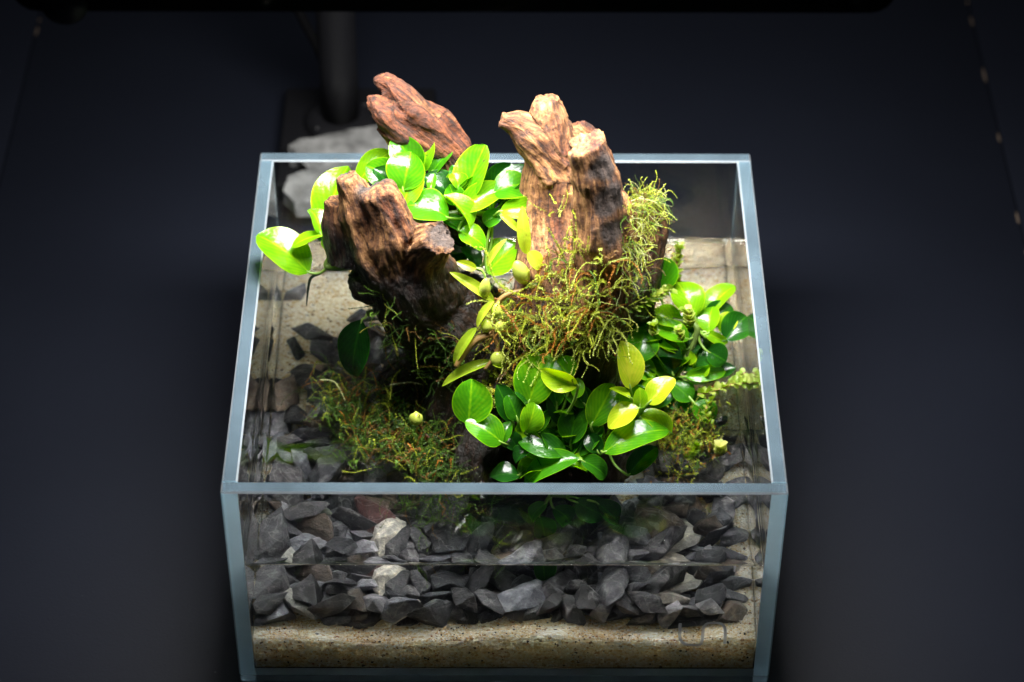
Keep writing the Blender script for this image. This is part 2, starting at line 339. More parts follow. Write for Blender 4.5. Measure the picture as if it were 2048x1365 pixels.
def slab():
    pts = [(578, 297), (600, 282), (640, 270), (700, 256), (740, 251), (780, 252), (792, 285), (760, 296), (705, 318), (688, 352), (664, 394), (628, 399), (590, 398), (568, 372), (574, 347), (618, 338), (646, 318), (640, 303)]
    top = [at(a, b_, Z=1.75) for a, b_ in pts]; R = random.Random(2)
    V = [(p.x, p.y, 1.75+R.uniform(-.08, .08)) for p in top] + [(p.x*1.0, p.y, .91) for p in top]; n = len(top)
    F = [tuple(range(n))[::-1], tuple(range(n, 2*n))] + [(i, (i+1) % n, n+(i+1) % n, n+i) for i in range(n)]
    bm = bmesh.new(); vs_ = [bm.verts.new(v) for v in V]
    for f in F: bm.faces.new([vs_[i] for i in f])
    bmesh.ops.triangulate(bm, faces=bm.faces); bmesh.ops.recalc_face_normals(bm, faces=bm.faces)
    bmesh.ops.subdivide_edges(bm, edges=bm.edges, cuts=3, use_grid_fill=True)
    for v in bm.verts: v.co += Vector((noise.noise(v.co*1.3)*.12, noise.noise(v.co*1.3+Vector((5, 0, 0)))*.12, (noise.noise(v.co*.9)*.12 if v.co.z > 1.2 else 0)))
    g = bm_geo(bm); bm.free()
    tag(mesh('stone_slab', *g, M_SLAB, loc=(-6.8, 31.5, .9), smooth=False), 'pale grey broken slate slab lying on the base of the lamp post', 'stone slab')
slab()

# ------------------------------------------------------------------ glass tank
TW, TD, TH, G = 10.0, 19.5, 10.13, .56
WZ = 5.92
def tank():
    t = thing('glass_tank', (0, TD/2, 0), 'square rimless clear glass tank holding the stones, driftwood and plants', 'glass tank')
    def pane(name, quad):       # quad: outer a, outer b, inner b, inner a (plan), mitred ends
        bm = bmesh.new()
        lo = [bm.verts.new((x, y, 0.0)) for x, y in quad]; hi = [bm.verts.new((x, y, TH)) for x, y in quad]
        bm.faces.new(lo[::-1]); bm.faces.new(hi)
        for i in range(4): bm.faces.new((lo[i], lo[(i+1) % 4], hi[(i+1) % 4], hi[i]))
        bmesh.ops.recalc_face_normals(bm, faces=bm.faces)
        bm.edges.ensure_lookup_table()
        te = [e for e in bm.edges if all(v.co.z > TH-.01 for v in e.verts)]
        if name != 'side_pane': te += [e for e in bm.edges if abs(e.verts[0].co.z-e.verts[1].co.z) > 1 and e.verts[0] in (hi[0], hi[1], lo[0], lo[1])]
        else: te = [e for e in te if (e.verts[0].co.x == e.verts[1].co.x)]
        bmesh.ops.bevel(bm, geom=te, offset=.06, segments=1, affect='EDGES')
        bmesh.ops.recalc_face_normals(bm, faces=bm.faces)
        V, F = bm_geo(bm)
        fm = []
        for f in bm.faces:
            c = f.calc_center_median(); fm.append(3 if (c.z > TH-.09 and .3 < f.normal.z < .95) else 1 if (c.z > TH-.09 and f.normal.z > .3) else (2 if name == 'side_pane' and abs(f.normal.y) > .9 else 1 if name != 'side_pane' and abs(f.normal.x) > .5 else 0))
        bm.free()
        return mesh(name, V, F, None, t, smooth=False, mats=[M_GLASS, M_EDGE, M_SEAM, M_BEVEL], fmat=fm)
    e = .012
    pane('front_pane', [(-TW, 0), (TW, 0), (TW, G), (-TW, G)])
    pane('back_pane', [(TW, TD), (-TW, TD), (-TW, TD-G), (TW, TD-G)])
    pane('side_pane', [(-TW+.004, TD-G-e), (-TW+.004, G+e), (-TW+G, G+e), (-TW+G, TD-G-e)])
    pane('side_pane', [(TW-.004, G+e), (TW-.004, TD-G-e), (TW-G, TD-G-e), (TW-G, G+e)])
    V, F = box_geo(-TW+G+.012, TW-G-.012, G+.012, TD-G-.012, 0.0, .40)
    ys = [sum(V[i][1] for i in f)/4 for f in F]
    mesh('base_pane', V, F, None, t, smooth=False, mats=[M_GLASS, M_SEAM], fmat=[1 if y < G+.1 else 0 for y in ys])
    # etched maker's mark, lower right of the front pane
    def ribbon(pts, wd=.115):
        V = []; F = []
        P = [at(1000+u*.3113, 940+v*.3113, Y=0) for u, v in pts]
        P = [q for q, _ in catmull([(q, 1) for q in P], .06)]
        for i, q in enumerate(P):
            tg = (P[min(i+1, len(P)-1)]-P[max(i-1, 0)]); tg.y = 0; tg.normalize(); nn = Vector((-tg.z, 0, tg.x))*wd/2
            for s, y in ((1, -.012), (-1, -.012), (-1, -.002), (1, -.002)): V.append((q.x+nn.x*s, y, q.z+nn.z*s))
        n = len(P)
        for i in range(n-1):
            for k in range(4): a = i*4+k; b2 = i*4+(k+1) % 4; F.append((a, b2, b2+4, a+4))
        F += [(0, 1, 2, 3), tuple((n-1)*4+k for k in (3, 2, 1, 0))]
        return V, F
    mk = mesh('etched_mark', *ribbon([(1158, 985), (1155, 1040), (1158, 1085), (1180, 1115), (1210, 1124), (1260, 1126), (1286, 1122), (1297, 1100), (1302, 1060), (1308, 1015), (1325, 992), (1350, 984), (1400, 984), (1432, 996), (1446, 1025), (1446, 1070), (1444, 1118)]), M_ETCH, t, smooth=False)
tank()

# ------------------------------------------------------------------ sand bed
def sand_h(x, y):
    h = 2.0+.12*math.sin(x*.7+1)+.1*math.sin(y*.9+x*.3)
    h += .9*max(0, (y-2)/17)
    if x > 6: h += .5*min(1, (x-6)/3)*min(1, max(0, (y-1)/2))
    return h
def mound_h(x, y):
    d = math.hypot((x-.6)/5.6, (y-9.6)/5.4); return 5.6*max(0, 1-d**2.2)
def sand():
    x0, x1, y0, y1 = -TW+G+.05, TW-G-.05, G+.05, TD-G-.05
    n = 110; V = []; F = []
    for j in range(n+1):
        for i in range(n+1):
            x = x0+(x1-x0)*i/n; y = y0+(y1-y0)*j/n
            V.append((x, y, sand_h(x, y)+.05*noise.noise(Vector((x*2, y*2, 0)))+.22*noise.noise(Vector((x*.8, 0, 4)))*max(0, 1-(y-y0)/1.2)))
    for j in range(n):
        for i in range(n):
            a = j*(n+1)+i; F.append((a, a+1, a+n+2, a+n+1))
    ring = [i for i in range(n+1)] + [j*(n+1)+n for j in range(1, n+1)] + [n*(n+1)+i for i in range(n-1, -1, -1)] + [j*(n+1) for j in range(n-1, 0, -1)]
    b0 = len(V)
    for r_ in ring: V.append((V[r_][0], V[r_][1], .44))
    k = len(ring)
    for i in range(k): F.append((ring[i], b0+i, b0+(i+1) % k, ring[(i+1) % k]))
    F.append(tuple(range(b0, b0+k))[::-1])
    s = tag(mesh('sand', V, F, M_SAND, smooth=False), 'pale golden sand bed along the bottom of the glass tank', 'sand', kind='stuff')
    # loose grains proud of the bed, against the front and side glass and over the open top
    R = random.Random(8); gv = []; gf = []; gc = []
    pal = [((.80, .70, .50), 5), ((.85, .80, .68), 4), ((.72, .54, .28), 4), ((.60, .36, .12), 1.3), ((.88, .86, .80), 2.5), ((.03, .03, .03), .7), ((.35, .12, .05), .25)]
    def grain(x, y, z, r):
        c = R.choices([q[0] for q in pal], [q[1] for q in pal])[0]; k_ = R.uniform(.8, 1.1)
        m3 = Matrix.Rotation(R.uniform(0, 6.3), 3, Vector((R.gauss(0, 1), R.gauss(0, 1), R.gauss(0, 1)+.01)).normalized())
        b_ = len(gv); sc_ = (r*R.uniform(.9, 1.4), r*R.uniform(.7, 1.1), r*R.uniform(.6, 1))
        for dx, dy, dz in ((1, 0, 0), (0, 1, 0), (-1, 0, 0), (0, -1, 0), (0, 0, 1), (0, 0, -1)):
            q = m3 @ Vector((dx*sc_[0]*R.uniform(.8, 1.15), dy*sc_[1]*R.uniform(.8, 1.15), dz*sc_[2]*R.uniform(.8, 1.15))); gv.append((x+q.x, y+q.y, z+q.z)); gc.append(tuple(min(.92, v*k_) for v in c))
        for i in range(4): gf.append((b_+i, b_+(i+1) % 4, b_+4)); gf.append((b_+(i+1) % 4, b_+i, b_+5))
    for i in range(2200):
        x = R.uniform(x0+.1, x1-.1); z = R.uniform(.5, sand_h(x, y0)-.1); grain(x, y0+R.uniform(-.004, .03), z, R.choice((.035, .045, .055, .062, .085)))
    for i in range(6500):
        x = R.uniform(x0+.1, x1-.1); y = y0+(R.random()**1.6)*4; grain(x, y, sand_h(x, y)+R.uniform(-.02, .05), R.uniform(.035, .062))
    for i in range(2600):
        y = R.uniform(y0, y1); x = R.choice((x0+R.random()*2.2, x1-R.random()*3)); grain(x, y, sand_h(x, y)+R.uniform(-.02, .05), R.uniform(.035, .06))
    for i in range(2600):
        x = R.uniform(2, x1); y = y1-R.random()*5; grain(x, y, sand_h(x, y)+R.uniform(-.02, .05), R.uniform(.035, .06))
    tag(mesh('sand_grain', gv, gf, M_GRAIN, s, smooth=False, cols=gc), kind='stuff')
sand()

# ------------------------------------------------------------------ stones
ROCKS = [
 (0,-4.17,4.99,2.41,-0.41,2.91,0.04), (1,-1.50,1.79,2.38,1.73,-0.45,2.53), (2,1.35,1.71,2.28,1.41,-0.04,0.58),
 (3,8.65,3.68,2.81,-2.89,-0.16,-0.29), (4,3.42,2.30,2.40,3.08,0.20,1.30), (5,-5.85,8.54,2.40,-0.52,0.02,-2.67),
 (6,-5.49,3.97,2.49,0.29,0.27,-0.37), (7,6.47,3.84,2.94,0.25,-0.09,0.71), (8,-4.45,12.61,2.69,-1.14,0.25,-2.21),
 (9,-3.11,5.20,2.35,-1.93,-0.19,-0.17), (10,7.24,1.55,2.25,-0.09,0.23,-2.78), (11,-5.76,12.20,2.57,2.98,0.18,-0.43),
 (12,-8.30,7.35,2.53,-0.25,-0.18,3.13), (13,5.65,3.78,2.32,-0.07,0.04,1.73), (14,6.47,6.46,2.54,-1.23,0.09,2.04),
 (15,-7.53,10.50,2.76,-2.76,0.19,-1.49), (16,-4.10,2.39,2.20,0.40,-0.06,0.08), (17,-0.41,1.73,2.37,0.08,-0.12,0.64),
 (18,6.33,2.94,2.20,2.72,-0.40,-0.01), (19,-4.41,13.08,2.61,0.36,0.08,1.51), (20,6.37,4.43,2.28,0.56,0.14,2.08),
 (21,8.55,1.70,2.46,0.57,0.15,-1.65), (22,-3.10,4.54,2.38,0.96,-0.38,-2.43), (23,-0.49,4.05,2.38,-0.53,2.92,0.12),
 (24,-2.68,1.61,2.48,-2.17,-0.06,0.42), (25,0.77,3.18,2.35,2.44,0.05,-0.84), (26,-6.45,9.43,2.64,-2.22,-0.28,0.33),
 (27,-3.36,13.79,2.73,2.74,0.44,-0.43), (28,-7.75,8.74,2.75,-1.68,2.91,0.08), (29,-8.26,5.36,2.61,2.87,0.70,-0.04),
 (30,-5.39,15.13,2.78,0.43,-0.48,-2.88), (31,-8.66,1.74,2.34,0.62,-0.40,0.47), (32,-6.21,2.46,2.25,1.75,0.04,-0.14),
 (33,-4.38,14.00,2.50,-0.39,3.07,-0.38), (34,-3.66,3.66,2.33,2.38,-0.10,1.61), (35,7.42,13.75,3.27,-2.25,0.28,-2.03),
 (36,-6.84,3.95,2.55,0.14,0.26,-1.81), (37,-4.19,4.41,2.06,-1.51,0.04,0.21), (38,-9.00,4.39,2.63,-0.59,-2.15,1.08),
 (39,-5.67,5.92,2.26,0.35,-0.15,-2.38), (40,-4.40,6.11,2.36,-0.21,-0.17,-1.49), (41,-6.88,8.48,2.74,1.22,3.04,0.23),
 (42,8.59,9.14,3.29,-2.50,0.31,-1.64), (43,7.53,7.54,2.54,-2.61,-0.18,-0.29), (44,-8.84,10.00,2.87,0.15,-0.04,-1.62),
 (45,6.75,8.89,2.58,2.30,-0.11,1.58), (46,-5.96,7.65,2.41,-2.94,0.10,0.55), (47,5.68,4.85,1.93,-1.58,0.92,-1.35),
 (48,-8.29,12.21,3.04,-0.58,-0.39,-1.15), (49,-4.93,4.50,2.76,1.88,-0.09,2.16), (50,2.92,3.42,2.06,0.02,0.02,0.12),
 (51,-6.13,6.54,2.33,1.60,0.11,2.56), (52,-7.77,9.37,2.75,0.23,-0.12,-2.40), (53,7.59,2.70,2.24,-2.24,-0.50,-1.24),
 (54,4.41,5.11,2.26,2.13,0.53,-1.93), (55,8.66,7.45,2.95,-1.27,0.57,0.78), (56,-8.26,3.92,2.52,-1.26,-0.88,2.03),
 (57,-6.45,7.82,2.91,-0.25,-0.35,0.27), (58,4.67,3.17,2.14,-0.40,0.02,3.04), (59,-8.61,3.10,2.27,2.61,0.44,-1.20),
 (60,-3.63,1.75,2.04,3.06,0.13,1.30), (61,-7.35,6.72,2.59,0.51,-0.24,3.06), (62,-7.87,8.39,2.52,2.82,0.67,0.43),
 (63,-5.56,1.67,2.29,-0.02,-0.02,0.05), (64,6.03,7.65,2.74,-1.79,-0.02,1.60), (65,-7.47,14.14,2.83,0.17,0.67,0.88),
 (66,-6.12,4.76,2.38,1.48,-1.42,-0.57), (67,-7.30,2.40,2.23,2.92,-0.13,0.34), (68,-7.08,5.88,2.46,0.30,2.56,-1.39),
 (69,-2.67,2.81,2.38,2.87,-0.34,-1.05), (70,7.16,5.86,2.65,1.87,-0.24,-1.25), (71,1.38,3.43,2.31,0.69,-0.27,2.11),
 (72,3.61,4.23,1.80,2.00,0.29,2.11), (73,-7.52,5.26,2.75,-2.11,0.56,0.23), (74,-3.90,1.69,2.30,-0.27,0.81,2.89),
 (75,-9.00,6.40,2.76,1.81,-0.12,-1.59), (76,2.38,2.61,2.29,0.04,0.79,-0.43), (77,-7.82,1.85,2.56,-0.08,-2.77,-1.20),
 (78,0.68,2.48,2.47,-0.05,0.33,2.56), (79,5.20,1.50,2.14,0.60,-0.83,-1.62), (80,-1.70,3.96,2.42,-0.31,0.11,2.75),
 (81,6.77,2.57,2.10,0.59,2.62,0.43), (82,-7.26,4.85,2.38,0.88,0.17,-2.19), (83,5.61,2.37,2.12,-1.03,0.88,-0.15),
 (84,1.86,3.02,2.79,-0.06,0.33,-2.29), (85,6.37,11.24,2.63,-1.61,-0.18,-1.89), (86,-8.04,10.36,2.85,0.22,0.69,0.81),
 (87,-6.39,1.60,2.21,-0.24,-0.05,-0.26), (88,-6.67,7.04,2.58,1.69,2.17,-0.60), (89,-5.96,13.17,2.72,-0.19,-1.00,-3.13),
 (90,-5.54,2.69,2.46,1.28,0.22,2.23), (91,-1.95,3.35,2.16,-0.96,-0.32,2.15), (92,-5.04,10.89,2.89,2.20,-0.06,1.10),
 (93,4.14,1.97,2.10,0.27,-0.07,1.08), (94,4.90,2.25,2.43,-0.67,-3.09,0.67), (95,4.18,2.92,2.30,-2.27,-0.66,0.27),
 (96,-5.58,5.08,2.58,1.28,0.03,1.73), (97,-5.27,9.05,2.84,-0.50,0.71,-0.18), (98,-5.06,2.84,2.46,-0.66,0.01,-0.67),
 (99,0.49,4.02,2.42,0.25,-0.49,2.69), (100,-5.79,10.55,2.87,1.36,0.76,-1.68), (101,-9.04,8.78,2.57,0.39,-3.10,1.21),
 (102,-5.21,7.17,2.17,-2.44,-0.07,-1.04), (103,6.24,1.57,2.50,-0.41,-1.21,-0.23), (104,-7.66,13.05,2.75,0.08,-2.79,0.38),
 (105,-1.22,3.01,2.61,-0.17,-2.81,-0.93), (106,-2.98,4.00,2.58,0.00,0.63,0.37), (107,5.77,6.44,2.75,-0.29,0.25,-1.01),
 (108,1.40,3.96,2.45,-1.52,-1.83,1.23), (109,7.45,8.55,3.00,0.35,0.28,0.21), (110,2.87,4.49,2.31,-1.78,-0.06,1.16),
 (111,-0.55,2.27,2.44,-2.47,0.19,0.80), (112,-6.43,3.39,2.41,-0.22,-0.18,0.60), (113,4.61,3.82,2.23,2.45,-0.94,-0.66),
 (114,2.35,4.04,2.77,2.19,-0.71,0.48), (115,-4.29,2.07,2.38,1.75,0.23,-1.24), (116,-6.65,2.44,2.58,-2.99,0.12,-1.18),
 (117,-5.75,7.38,2.46,0.27,0.08,-2.15), (118,8.44,2.82,2.66,2.42,0.09,-0.30), (119,6.08,5.28,2.37,-0.46,0.08,2.50),
 (120,-2.05,2.47,2.48,0.67,-0.24,1.52), (121,0.45,1.87,2.66,0.05,-2.80,-0.96), (122,-7.66,3.17,2.57,0.27,-0.36,0.46),
 (123,-4.09,3.11,2.53,-0.07,2.93,0.46), (124,-6.74,11.32,3.00,2.70,-0.04,0.49), (125,-6.03,13.90,2.75,-2.85,0.09,1.47),
 (126,0.12,3.21,2.31,-0.43,-0.49,2.10), (127,8.98,6.05,3.00,-0.09,-0.47,1.23), (128,-5.35,9.85,2.57,-0.59,2.38,0.50),
 (129,4.53,2.67,2.80,0.02,-3.09,0.74), (130,2.45,1.80,2.43,-1.18,0.44,-2.32), (131,-5.29,11.79,3.05,0.49,0.26,1.64),
 (132,4.13,3.73,2.54,-3.01,-0.28,-1.18), (133,8.15,5.01,2.81,-2.52,0.37,-1.46), (134,-0.11,3.56,3.02,2.78,0.38,-0.88),
 (135,-7.27,4.65,2.96,-2.29,0.12,0.02), (136,-5.31,1.51,2.49,-0.60,0.05,2.88), (137,4.50,4.34,2.41,-0.09,-0.52,-1.50),
 (138,-4.14,2.22,2.87,-1.17,-0.39,-0.74), (139,-5.91,6.31,2.75,-1.25,-0.40,-3.06), (140,5.81,2.85,3.09,-1.10,-0.83,0.37),
 (141,6.42,7.64,2.96,3.04,0.21,-0.17), (142,-7.54,7.64,2.59,-0.76,0.17,-2.17), (143,-7.25,4.09,2.99,-2.25,-0.33,-0.41),
 (144,-6.43,10.14,2.96,0.55,-0.04,0.20), (145,-8.73,7.86,2.26,0.78,-0.43,0.93), (146,3.66,4.74,3.01,1.12,-0.59,1.73),
 (147,-4.87,12.33,3.32,1.25,0.17,-2.90), (148,-4.98,5.79,2.69,-0.20,-2.38,-0.50), (149,-2.76,5.19,2.77,-2.92,-0.06,-1.11),
 (150,-6.09,2.65,2.84,0.11,-0.09,-2.29), (151,-8.20,4.83,2.83,1.17,0.38,-1.16), (152,6.85,1.88,2.55,3.01,0.41,1.20),
 (153,-7.58,11.77,2.92,-0.27,-0.14,1.00), (154,-8.47,6.45,3.17,0.29,-0.04,2.35), (155,-5.43,1.88,2.96,0.21,0.34,-1.27),
 (156,-8.79,1.79,3.00,-0.18,-0.42,0.59), (157,-8.54,14.21,3.17,1.59,-0.13,2.00), (158,-6.31,5.58,2.85,0.77,-0.42,0.73),
 (159,2.60,3.11,2.66,-1.54,1.06,-1.48), (160,7.11,6.96,3.15,1.55,-2.19,-0.47), (161,-8.59,3.48,2.95,0.92,-0.30,1.04),
 (162,-6.75,13.53,3.04,0.90,-2.64,0.49), (163,-6.93,12.81,2.94,-1.54,2.65,0.00), (164,7.06,3.56,2.37,0.08,2.80,-0.56),
 (165,-4.38,6.77,2.79,-0.16,-0.01,2.90), (166,6.65,10.66,2.96,-1.85,0.20,0.88), (167,0.47,4.26,3.33,-0.97,0.05,-0.20),
 (168,4.67,4.54,2.91,-0.01,2.77,-1.17), (170,-5.00,9.21,2.63,-0.55,-0.73,0.98), (171,7.63,9.98,2.99,-0.14,0.08,-0.21),
 (172,-6.02,9.02,3.05,-1.25,0.57,0.30), (173,-7.15,6.12,3.08,-0.65,-0.50,-1.50), (174,6.01,2.11,2.35,2.81,0.84,1.05),
 (175,4.99,4.79,2.37,-1.76,-0.93,1.65), (176,-3.81,1.19,2.88,-1.16,0.12,2.78), (177,6.79,10.21,2.47,-2.15,1.98,0.23),
 (178,3.82,1.65,2.73,1.47,-0.31,0.91), (179,0.02,2.71,2.80,1.40,0.41,2.19), (180,-2.64,2.19,2.97,2.95,-0.08,0.07),
 (181,-5.92,16.11,2.99,-3.04,0.16,0.20), (182,-6.51,1.39,3.04,-1.02,-0.57,0.19), (183,-5.25,8.11,2.83,1.15,-0.72,1.19),
 (184,6.84,5.77,3.16,-0.27,0.78,-2.84), (185,-5.32,2.77,3.13,3.02,-0.57,-0.85), (186,-9.06,11.69,3.03,0.05,-2.56,-1.29),
 (187,6.01,2.33,2.84,0.49,2.79,-0.36), (188,-4.48,3.35,3.20,-0.55,2.77,1.14), (189,3.42,2.67,2.90,-0.09,-0.12,-1.14),
 (190,5.61,4.51,2.60,1.32,1.00,-2.35), (191,-6.24,2.54,3.07,0.22,2.52,-1.32), (192,9.05,8.05,3.23,0.39,3.09,0.66),
 (193,-7.20,9.24,3.09,2.33,0.02,-0.03), (194,7.02,5.00,2.51,-2.90,-0.41,1.08), (195,-6.46,14.62,2.74,0.38,-2.12,0.50),
 (196,5.42,3.60,3.11,1.00,-0.88,-0.74), (197,-0.58,1.97,2.96,2.81,0.08,-1.01), (198,6.24,8.68,2.76,2.18,-0.24,1.65),
 (199,6.43,5.24,2.88,2.21,0.03,0.04), (200,2.83,4.12,3.17,-0.54,2.35,1.68), (201,-5.07,13.25,2.80,2.87,0.14,0.98),
 (202,5.22,5.54,2.37,-0.10,0.56,-0.07), (203,-7.03,10.47,3.25,1.29,-0.26,0.76), (205,-4.83,6.21,3.27,0.45,-2.94,-0.35),
 (206,5.81,4.17,2.90,-2.91,0.40,0.79), (207,-4.88,1.92,2.71,1.83,0.78,1.89), (208,-8.48,8.08,2.71,0.75,0.69,1.87),
 (209,-3.96,5.85,2.83,1.96,0.12,-0.04), (210,2.55,1.43,2.64,-0.77,-2.26,-0.86), (211,-8.83,17.45,3.16,0.17,0.06,-2.19),
 (212,1.93,4.43,3.29,1.37,0.87,-1.91), (213,-6.04,9.59,3.09,0.60,-3.12,0.23), (214,-1.48,1.85,3.08,2.05,-0.33,-1.27),
 (215,-4.69,11.11,3.34,-2.17,-0.15,1.43), (216,-7.19,2.81,2.94,0.20,2.68,0.23), (217,5.85,4.16,3.17,-2.65,0.30,1.47),
 (218,-6.48,12.56,3.01,-1.79,0.69,-1.15), (219,-7.29,1.97,3.21,2.04,0.55,-1.55), (220,4.58,3.11,2.79,-0.52,3.00,-0.61),
 (221,-5.62,13.33,2.48,-1.86,0.43,-1.40), (222,4.61,1.61,2.95,2.89,0.63,-0.90), (223,0.68,2.17,3.05,-0.62,0.01,-2.32),
 (224,-3.67,14.48,2.80,0.98,-0.28,0.77), (225,-3.13,3.36,2.97,-0.76,-3.10,0.37), (226,-7.46,7.78,2.98,0.23,-1.79,0.62),
 (227,6.43,6.29,3.00,-1.68,2.71,0.20), (228,-8.56,8.89,2.80,0.38,3.09,-0.02), (229,6.27,9.47,2.80,1.45,-0.27,1.93),
 (230,-4.58,5.22,3.22,0.88,-0.27,2.90), (231,-7.61,4.86,3.44,2.27,-0.32,0.36), (232,-7.00,12.27,2.91,0.94,1.12,-2.49),
 (233,-4.07,4.71,2.65,-1.71,0.11,-0.14), (234,7.99,6.89,3.04,-0.05,-0.09,1.42), (235,-2.17,3.42,3.08,-0.34,2.86,-1.41),
 (236,5.95,5.72,3.34,0.59,-0.35,-0.94), (237,-1.07,4.19,2.78,1.63,0.25,-1.30), (238,7.74,2.52,2.86,0.69,-0.47,-0.52),
 (239,1.84,1.96,2.60,0.76,0.40,0.39), (240,3.89,3.65,3.23,1.61,-0.64,0.26), (241,5.38,1.49,3.08,-1.67,0.57,-0.18),
 (242,-6.72,4.49,2.90,0.97,-0.12,0.41), (243,7.85,3.64,3.08,1.67,0.09,-2.53), (244,-5.34,14.20,2.95,0.06,0.62,-1.48),
 (245,-1.99,4.38,2.92,0.85,1.22,1.49), (246,-7.30,9.75,3.21,0.87,0.01,-3.00), (247,6.97,7.15,3.34,0.84,-0.56,-2.62),
 (248,6.89,9.66,3.34,1.30,0.63,-1.95), (249,1.77,1.60,3.06,0.81,0.33,-2.54), (250,5.67,7.27,2.76,1.51,-0.40,1.62),
 (251,7.95,4.37,2.97,-2.98,-0.60,0.58), (252,-7.74,11.95,3.46,-1.52,0.41,2.16), (253,-8.04,15.06,3.00,-2.89,-0.07,-0.21),
 (254,4.80,2.31,3.33,-0.18,2.39,-0.95), (255,-5.77,3.66,2.66,-2.33,-0.38,1.89), (256,-6.15,10.12,3.46,1.55,-0.94,0.38),
 (257,0.67,3.13,2.88,2.47,0.12,-1.83), (258,-4.06,3.12,3.09,2.75,-0.37,1.04), (259,-2.23,5.38,3.27,0.48,-0.57,0.08),
 (260,7.26,4.49,2.95,3.00,-0.66,0.96), (261,5.69,5.17,3.78,-0.85,0.14,0.97), (262,1.70,2.43,3.14,-1.25,-2.21,-0.16),
 (263,-3.69,5.97,3.37,2.24,-0.69,0.75), (264,-5.00,7.75,2.81,-0.33,-2.47,0.30), (265,4.46,2.62,2.67,-1.11,-0.66,-1.46),
 (266,-8.82,11.12,3.21,1.97,0.76,-1.46), (267,4.00,2.99,3.27,0.28,-0.34,1.92), (268,-2.75,3.79,3.37,1.78,-0.67,0.58),
 (269,-3.65,2.58,2.59,-1.80,-0.73,-1.25), (270,-7.92,7.46,3.05,1.41,-0.38,2.20), (271,-6.09,2.78,3.39,0.33,0.44,1.97),
 (272,-5.44,3.47,3.14,0.19,0.80,1.54), (273,-6.91,6.64,3.61,-2.09,-0.03,-1.95), (274,7.73,1.56,2.89,-1.05,0.28,-0.23),
 (275,-5.54,4.17,3.27,1.27,-0.01,-0.44), (276,8.32,9.67,3.26,0.27,-0.33,-2.13), (277,2.71,2.67,3.17,2.06,0.81,1.12),
 (278,7.68,8.02,3.02,2.05,0.30,0.93), (279,-5.36,6.82,3.10,-0.18,-0.48,-2.03), (280,3.94,2.26,3.46,-0.58,-0.30,1.37),
 (281,-5.52,12.98,2.99,1.82,0.51,0.26), (282,-4.70,8.40,3.08,-2.56,0.56,0.06), (283,4.97,3.24,3.51,-2.49,-0.38,-0.54),
 (284,-6.31,3.72,2.81,-2.29,0.53,-1.53), (285,4.19,5.29,2.90,1.18,0.02,-1.27), (286,7.70,3.92,3.23,-2.18,-0.83,0.67),
 (287,-6.23,13.93,2.98,-0.01,-2.94,-0.88), (288,-0.94,3.07,3.26,-0.95,2.08,1.06), (289,7.68,6.17,3.31,0.13,-0.18,-0.56),
 (290,-4.83,7.25,3.34,-0.36,-0.57,-2.15), (291,3.19,1.70,3.08,-2.22,1.05,0.35),
]

def rock_mesh(i):
    r = random.Random(1000+i)
    s = r.uniform(.56, 1.0)*(1.25 if i % 7 == 0 else 1)
    a = s*r.uniform(.95, 1.35); b_ = s*r.uniform(.65, .95); c = s*r.uniform(.38, .68)
    bm = bmesh.new()
    for k in range(10):
        while 1:
            p = Vector((r.uniform(-1, 1), r.uniform(-1, 1), r.uniform(-1, 1)))
            if .6 < p.length < 1: break
        p = p.normalized()*r.uniform(.8, 1.05); bm.verts.new((p.x*a, p.y*b_, p.z*c))
    bmesh.ops.convex_hull(bm, input=bm.verts)
    bmesh.ops.delete(bm, geom=[v for v in bm.verts if not v.link_faces], context='VERTS')
    bmesh.ops.dissolve_limit(bm, angle_limit=.12, verts=bm.verts, edges=bm.edges)
    bmesh.ops.bevel(bm, geom=list(bm.edges), offset=.022, segments=1, affect='EDGES', profile=.6)
    bmesh.ops.triangulate(bm, faces=bm.faces)
    long_e = [e for e in bm.edges if e.calc_length() > .3]
    bmesh.ops.subdivide_edges(bm, edges=long_e, cuts=2, use_grid_fill=True); bmesh.ops.triangulate(bm, faces=bm.faces)
    long_e = [e for e in bm.edges if e.calc_length() > .3]
    bmesh.ops.subdivide_edges(bm, edges=long_e, cuts=1, use_grid_fill=True); bmesh.ops.triangulate(bm, faces=bm.faces)
    o3 = Vector((i*3.1, 0, 0))
    for v in bm.verts:
        n_ = v.co.normalized(); d = noise.noise(v.co*1.6+o3)*.07 + noise.noise(v.co*4.5+o3)*.045
        # slaty cleavage steps
        d -= .035*math.floor(noise.noise(v.co*1.1+o3*2)*3)/3
        v.co += n_*d
    V, F = bm_geo(bm); bm.free()
    return V, F
